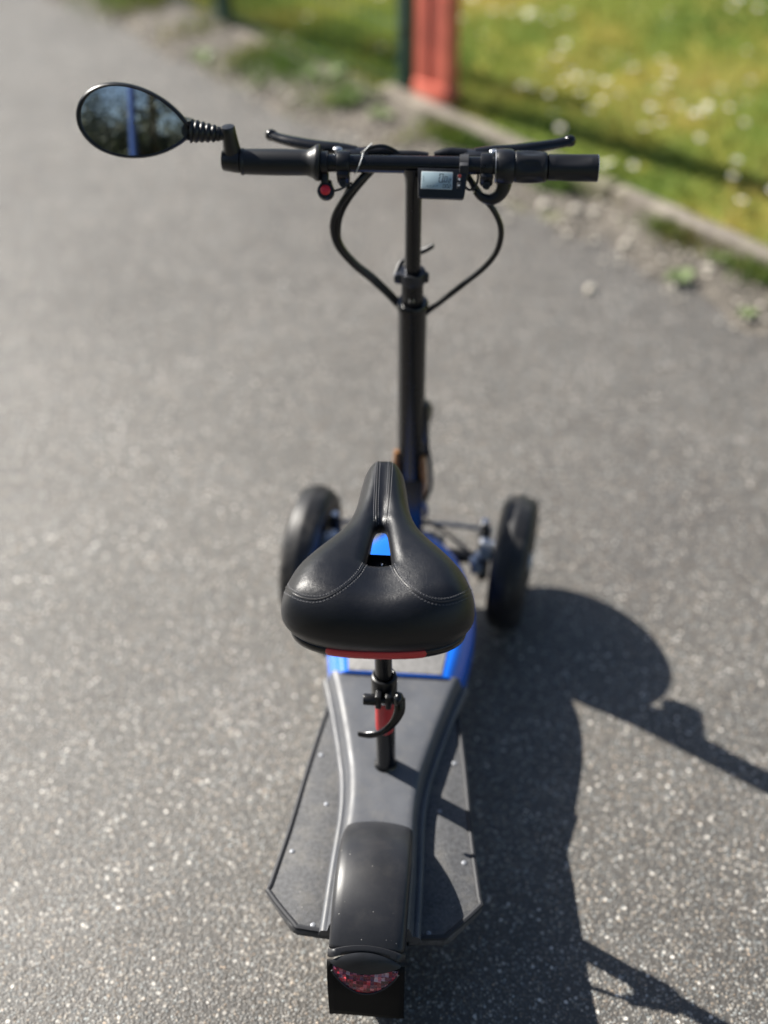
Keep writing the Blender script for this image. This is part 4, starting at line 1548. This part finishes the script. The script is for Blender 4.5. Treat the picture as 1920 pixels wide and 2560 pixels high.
def weed(name, x, y, z, rad, nl, label, flat=0.5):
    b = MB()
    for k in range(nl):
        a = random.uniform(0, 6.28)
        l = rad * random.uniform(0.6, 1.15)
        w = l * random.uniform(0.14, 0.26)
        el = random.uniform(0.1, 1.0) * (1 - flat) + 0.12
        c_, s_ = math.cos(a), math.sin(a)
        px = []
        for t, ww in ((0.0, 0.15), (0.3, 0.7), (0.6, 1.0), (0.85, 0.6)):
            h = math.sin(el) * l * t * (1.4 - 0.7 * t)
            r_ = l * t * math.cos(el)
            px.append((Vector((x + c_ * r_ - s_ * w * ww, y + s_ * r_ + c_ * w * ww, z + h)), Vector((x + c_ * r_ + s_ * w * ww, y + s_ * r_ - c_ * w * ww, z + h))))
        tip = Vector((x + c_ * l * math.cos(el), y + s_ * l * math.cos(el), z + math.sin(el) * l * 0.65))
        vs = [v for pr in px for v in pr] + [tip]
        b._add(vs, [(0, 1, 3, 2), (2, 3, 5, 4), (4, 5, 7, 6), (6, 7, 8)])
    return tag(b.build(name, MT['weed'], None, angle=60, recalc=False), label, 'weed', 'weeds along the kerb')


for x, y, rad, nl, lab in (
    (0.637, 1.250, 0.045, 22, 'bright green broad-leaved weed on the soil strip, standing alone'),
    (0.785, 1.090, 0.035, 14, 'small flat weed at the edge of the asphalt'),
    (-0.918, 2.654, 0.06, 16, 'low leafy weed on the bare verge, farthest from the gate post'),
    (-0.469, 2.518, 0.09, 34, 'tall bright weed tuft growing at the foot of the mesh fence'),
    (-0.368, 2.330, 0.07, 28, 'dense weed tuft in the soil beside the green fence post'),
    (-0.245, 2.220, 0.05, 18, 'short weed tuft at the kerb below the red post'),
    (0.295, 1.757, 0.05, 16, 'sprig of weed growing against the kerb face'),
    (0.753, 1.367, 0.045, 18, 'spreading weed in the joint below the kerb stones'),
    (0.849, 1.301, 0.045, 14, 'small weed tuft beside a larger one under the kerb'),
    (-0.60, 2.63, 0.07, 22, 'weed tuft with narrow leaves under the wire mesh')):
    weed('weed', x, y, 0.012, rad, nl, lab)

# ------------------------------------------------------------------ pebbles and debris on the soil strip


def pebble_mesh(seed):
    rnd = random.Random(seed)
    b = bmesh.new()
    bmesh.ops.create_icosphere(b, subdivisions=2, radius=1.0)
    ph = [rnd.uniform(0, 6) for _ in range(6)]
    for v in b.verts:
        c_ = v.co
        k = 1 + 0.16 * math.sin(c_.x * 2.3 + ph[0]) + 0.13 * math.sin(c_.y * 3.1 + ph[1]) + 0.1 * math.sin(c_.z * 4 + ph[2])
        v.co = Vector((c_.x * k * 1.25, c_.y * k, c_.z * k * 0.6))
    me = bpy.data.meshes.new('pebble')
    b.to_mesh(me); b.free()
    me.shade_smooth()
    me.materials.append(MT['pebble'])
    return me


pm = [pebble_mesh(k) for k in range(4)]
peb = [(0.28, 1.642, 0.016), (0.373, 1.62, 0.015), (0.422, 1.61, 0.012), (0.501, 1.428, 0.012), (0.72, 1.318, 0.012), (0.399, 1.195, 0.013), (0.804, 1.40, 0.012), (-0.55, 2.34, 0.014), (-0.62, 2.44, 0.012), (-0.30, 2.02, 0.011), (-0.72, 2.60, 0.013), (0.10, 1.80, 0.010)]
for i, (x, y, r_) in enumerate(peb):
    o = link('pebble', pm[i % 4])
    o.location = (x, y, r_ * 0.45 + (0.008 if x * Nn.x + y * Nn.y > 1.3 else 0.0))
    o.scale = (r_, r_, r_)
    o.rotation_euler = (0, 0, random.uniform(0, 6.28))
    if i == 5:
        tag(o, 'lone pale pebble lying on the open asphalt', 'pebble')
    else:
        tag(o, 'pale loose pebble on the soil strip beside the kerb', 'pebble', 'pebbles along the kerb')
b = MB()
for k in range(900):
    e = random.uniform(-4, 3); n = min(1.53, 1.25 + abs(random.gauss(0.12, 0.09)))
    q = kp(e, n, 0.012)
    r_ = random.uniform(0.002, 0.006)
    b.box(q, (r_ * 2.2, r_ * 1.6, r_), Matrix.Rotation(random.uniform(0, 6), 3, 'Z') @ Matrix.Rotation(random.uniform(-0.5, 0.5), 3, 'X'))
tag(b.build('grit', MT['pebble'], None, angle=20), 'scatter of fine grit and bark crumbs on the soil strip', 'grit', None, 'stuff')

# ------------------------------------------------------------------ what the mirror sees: trees and a blue post behind
mp_ = Vector((-0.40, -0.05, 1.0))
rd = Vector((-0.2, -0.97, 0.0))
bp_ = mp_ + rd * 4.6
bluep = empty('street_post', (bp_.x, bp_.y, 0), 'tall blue painted round post on the far side of the path', 'post')
b = MB(); b.cyl((bp_.x, bp_.y, -0.05), (bp_.x, bp_.y, 3.4), 0.055, 24)
part(b, 'post_shaft', 'bluepost', bluep)
b = MB(); b.lathe([(0.11, 0), (0.11, 0.015), (0.072, 0.05)], (bp_.x, bp_.y, -0.01), (0, 0, 1), 20)
part(b, 'post_base', 'bluepost', bluep)
b = MB(); b.lathe([(0.074, 0), (0.074, 0.02), (0.04, 0.04), (0, 0.045)], (bp_.x, bp_.y, 3.395), (0, 0, 1), 20)
part(b, 'post_cap', 'bluepost', bluep)


def tree(x, y, hgt, rad, nl, label):
    t = empty('broadleaf_tree', (x, y, 0), label, 'tree', 'trees across the path')
    b = MB()
    b.tube([(x, y, -0.1), (x + 0.05, y, hgt * 0.25), (x - 0.05, y + 0.05, hgt * 0.6), (x, y, hgt * 0.9)], [0.16, 0.12, 0.08, 0.02], n=10, sub=4)
    for k in range(14):
        a = random.uniform(0, 6.28); z0 = hgt * random.uniform(0.12, 0.75)
        l = rad * random.uniform(0.6, 0.95)
        b.tube([(x, y, z0), (x + math.cos(a) * l * 0.5, y + math.sin(a) * l * 0.5, z0 + 0.2), (x + math.cos(a) * l, y + math.sin(a) * l, z0 + 0.45)], [0.05, 0.03, 0.008], n=6, sub=3)
    part(b, 'trunk', 'bark', t)
    b = MB()
    clumps = []
    for k in range(110):
        a = random.uniform(0, 6.28); z0 = random.uniform(0.10, 1.0)
        rr_ = rad * math.sqrt(random.uniform(0.05, 1)) * (1.05 - 0.6 * abs(z0 - 0.45))
        clumps.append((x + math.cos(a) * rr_, y + math.sin(a) * rr_, hgt * z0, random.uniform(0.35, 0.7)))
    vs, fs = [], []
    for k in range(nl):
        cx, cy, cz, cr = random.choice(clumps)
        d = Vector((random.gauss(0, 1), random.gauss(0, 1), random.gauss(0, 0.8)))
        d = d.normalized() * cr * random.uniform(0.4, 1) ** 0.5
        p = Vector((cx, cy, cz)) + d
        u = Vector((random.gauss(0, 1), random.gauss(0, 1), random.gauss(0, 0.6))).normalized() * random.uniform(0.05, 0.09)
        w = u.cross(Vector((random.gauss(0, 1), random.gauss(0, 1), random.gauss(0, 1)))).normalized() * u.length * 0.5
        i0 = len(vs)
        vs += [p - u, p + w * 0.9, p + u, p - w * 0.9]
        fs.append((i0, i0 + 1, i0 + 2, i0 + 3))
    me = bpy.data.meshes.new('crown')
    me.from_pydata(vs, [], fs)
    me.materials.append(MT['leaf'])
    link('crown', me, t)


tree(-1.6, -8.2, 8.0, 2.7, 17000, 'broad leafy tree standing straight behind the blue post')
tree(-6.2, -6.0, 7.2, 2.5, 11000, 'lower leafy tree on the path side, left of the blue post')
tree(3.4, -8.6, 9.0, 2.8, 13000, 'tallest leafy tree, away from the blue post')


# dense clipped hedge beyond the trees
hc = kp(-0.5, -7.6, 0)
hedge = empty('hedge', (hc.x, hc.y, 0), 'long low dark green hedge across the path behind the trees', 'hedge')
b = MB()
rowsh = []
for n_, z_ in ((-7.2, -0.05), (-7.15, 0.7), (-7.25, 1.35), (-7.5, 1.6), (-7.8, 1.6), (-8.05, 1.35), (-8.1, -0.05)):
    rowsh.append([kp(e, n_ + 0.06 * math.sin(e * 3 + z_), z_ + (0.07 * math.sin(e * 2.2) if z_ > 1 else 0)) for e in np.linspace(-11, 9, 80)])
b.grid(rowsh)
part(b, 'hedge_core', 'leaf', hedge, angle=180)
vs, fs = [], []
for k in range(16000):
    e = random.uniform(-11, 9)
    if random.random() < 0.8:
        p = kp(e, -7.15 + random.gauss(0, 0.07) + 0.12, random.uniform(0.02, 1.6))
    else:
        p = kp(e, random.uniform(-8.0, -7.2), 1.62 + abs(random.gauss(0, 0.06)))
    u = Vector((random.gauss(0, 1), random.gauss(0, 1), random.gauss(0, 0.8))).normalized() * random.uniform(0.04, 0.075)
    w = u.cross(Vector((random.gauss(0, 1), random.gauss(0, 1), random.gauss(0, 1)))).normalized() * u.length * 0.5
    i0 = len(vs)
    vs += [p - u, p + w, p + u, p - w]
    fs.append((i0, i0 + 1, i0 + 2, i0 + 3))
me = bpy.data.meshes.new('hedge_leaves')
me.from_pydata(vs, [], fs)
me.materials.append(MT['leaf'])
tag(link('hedge_leaves', me, hedge), None, None, None, 'stuff')
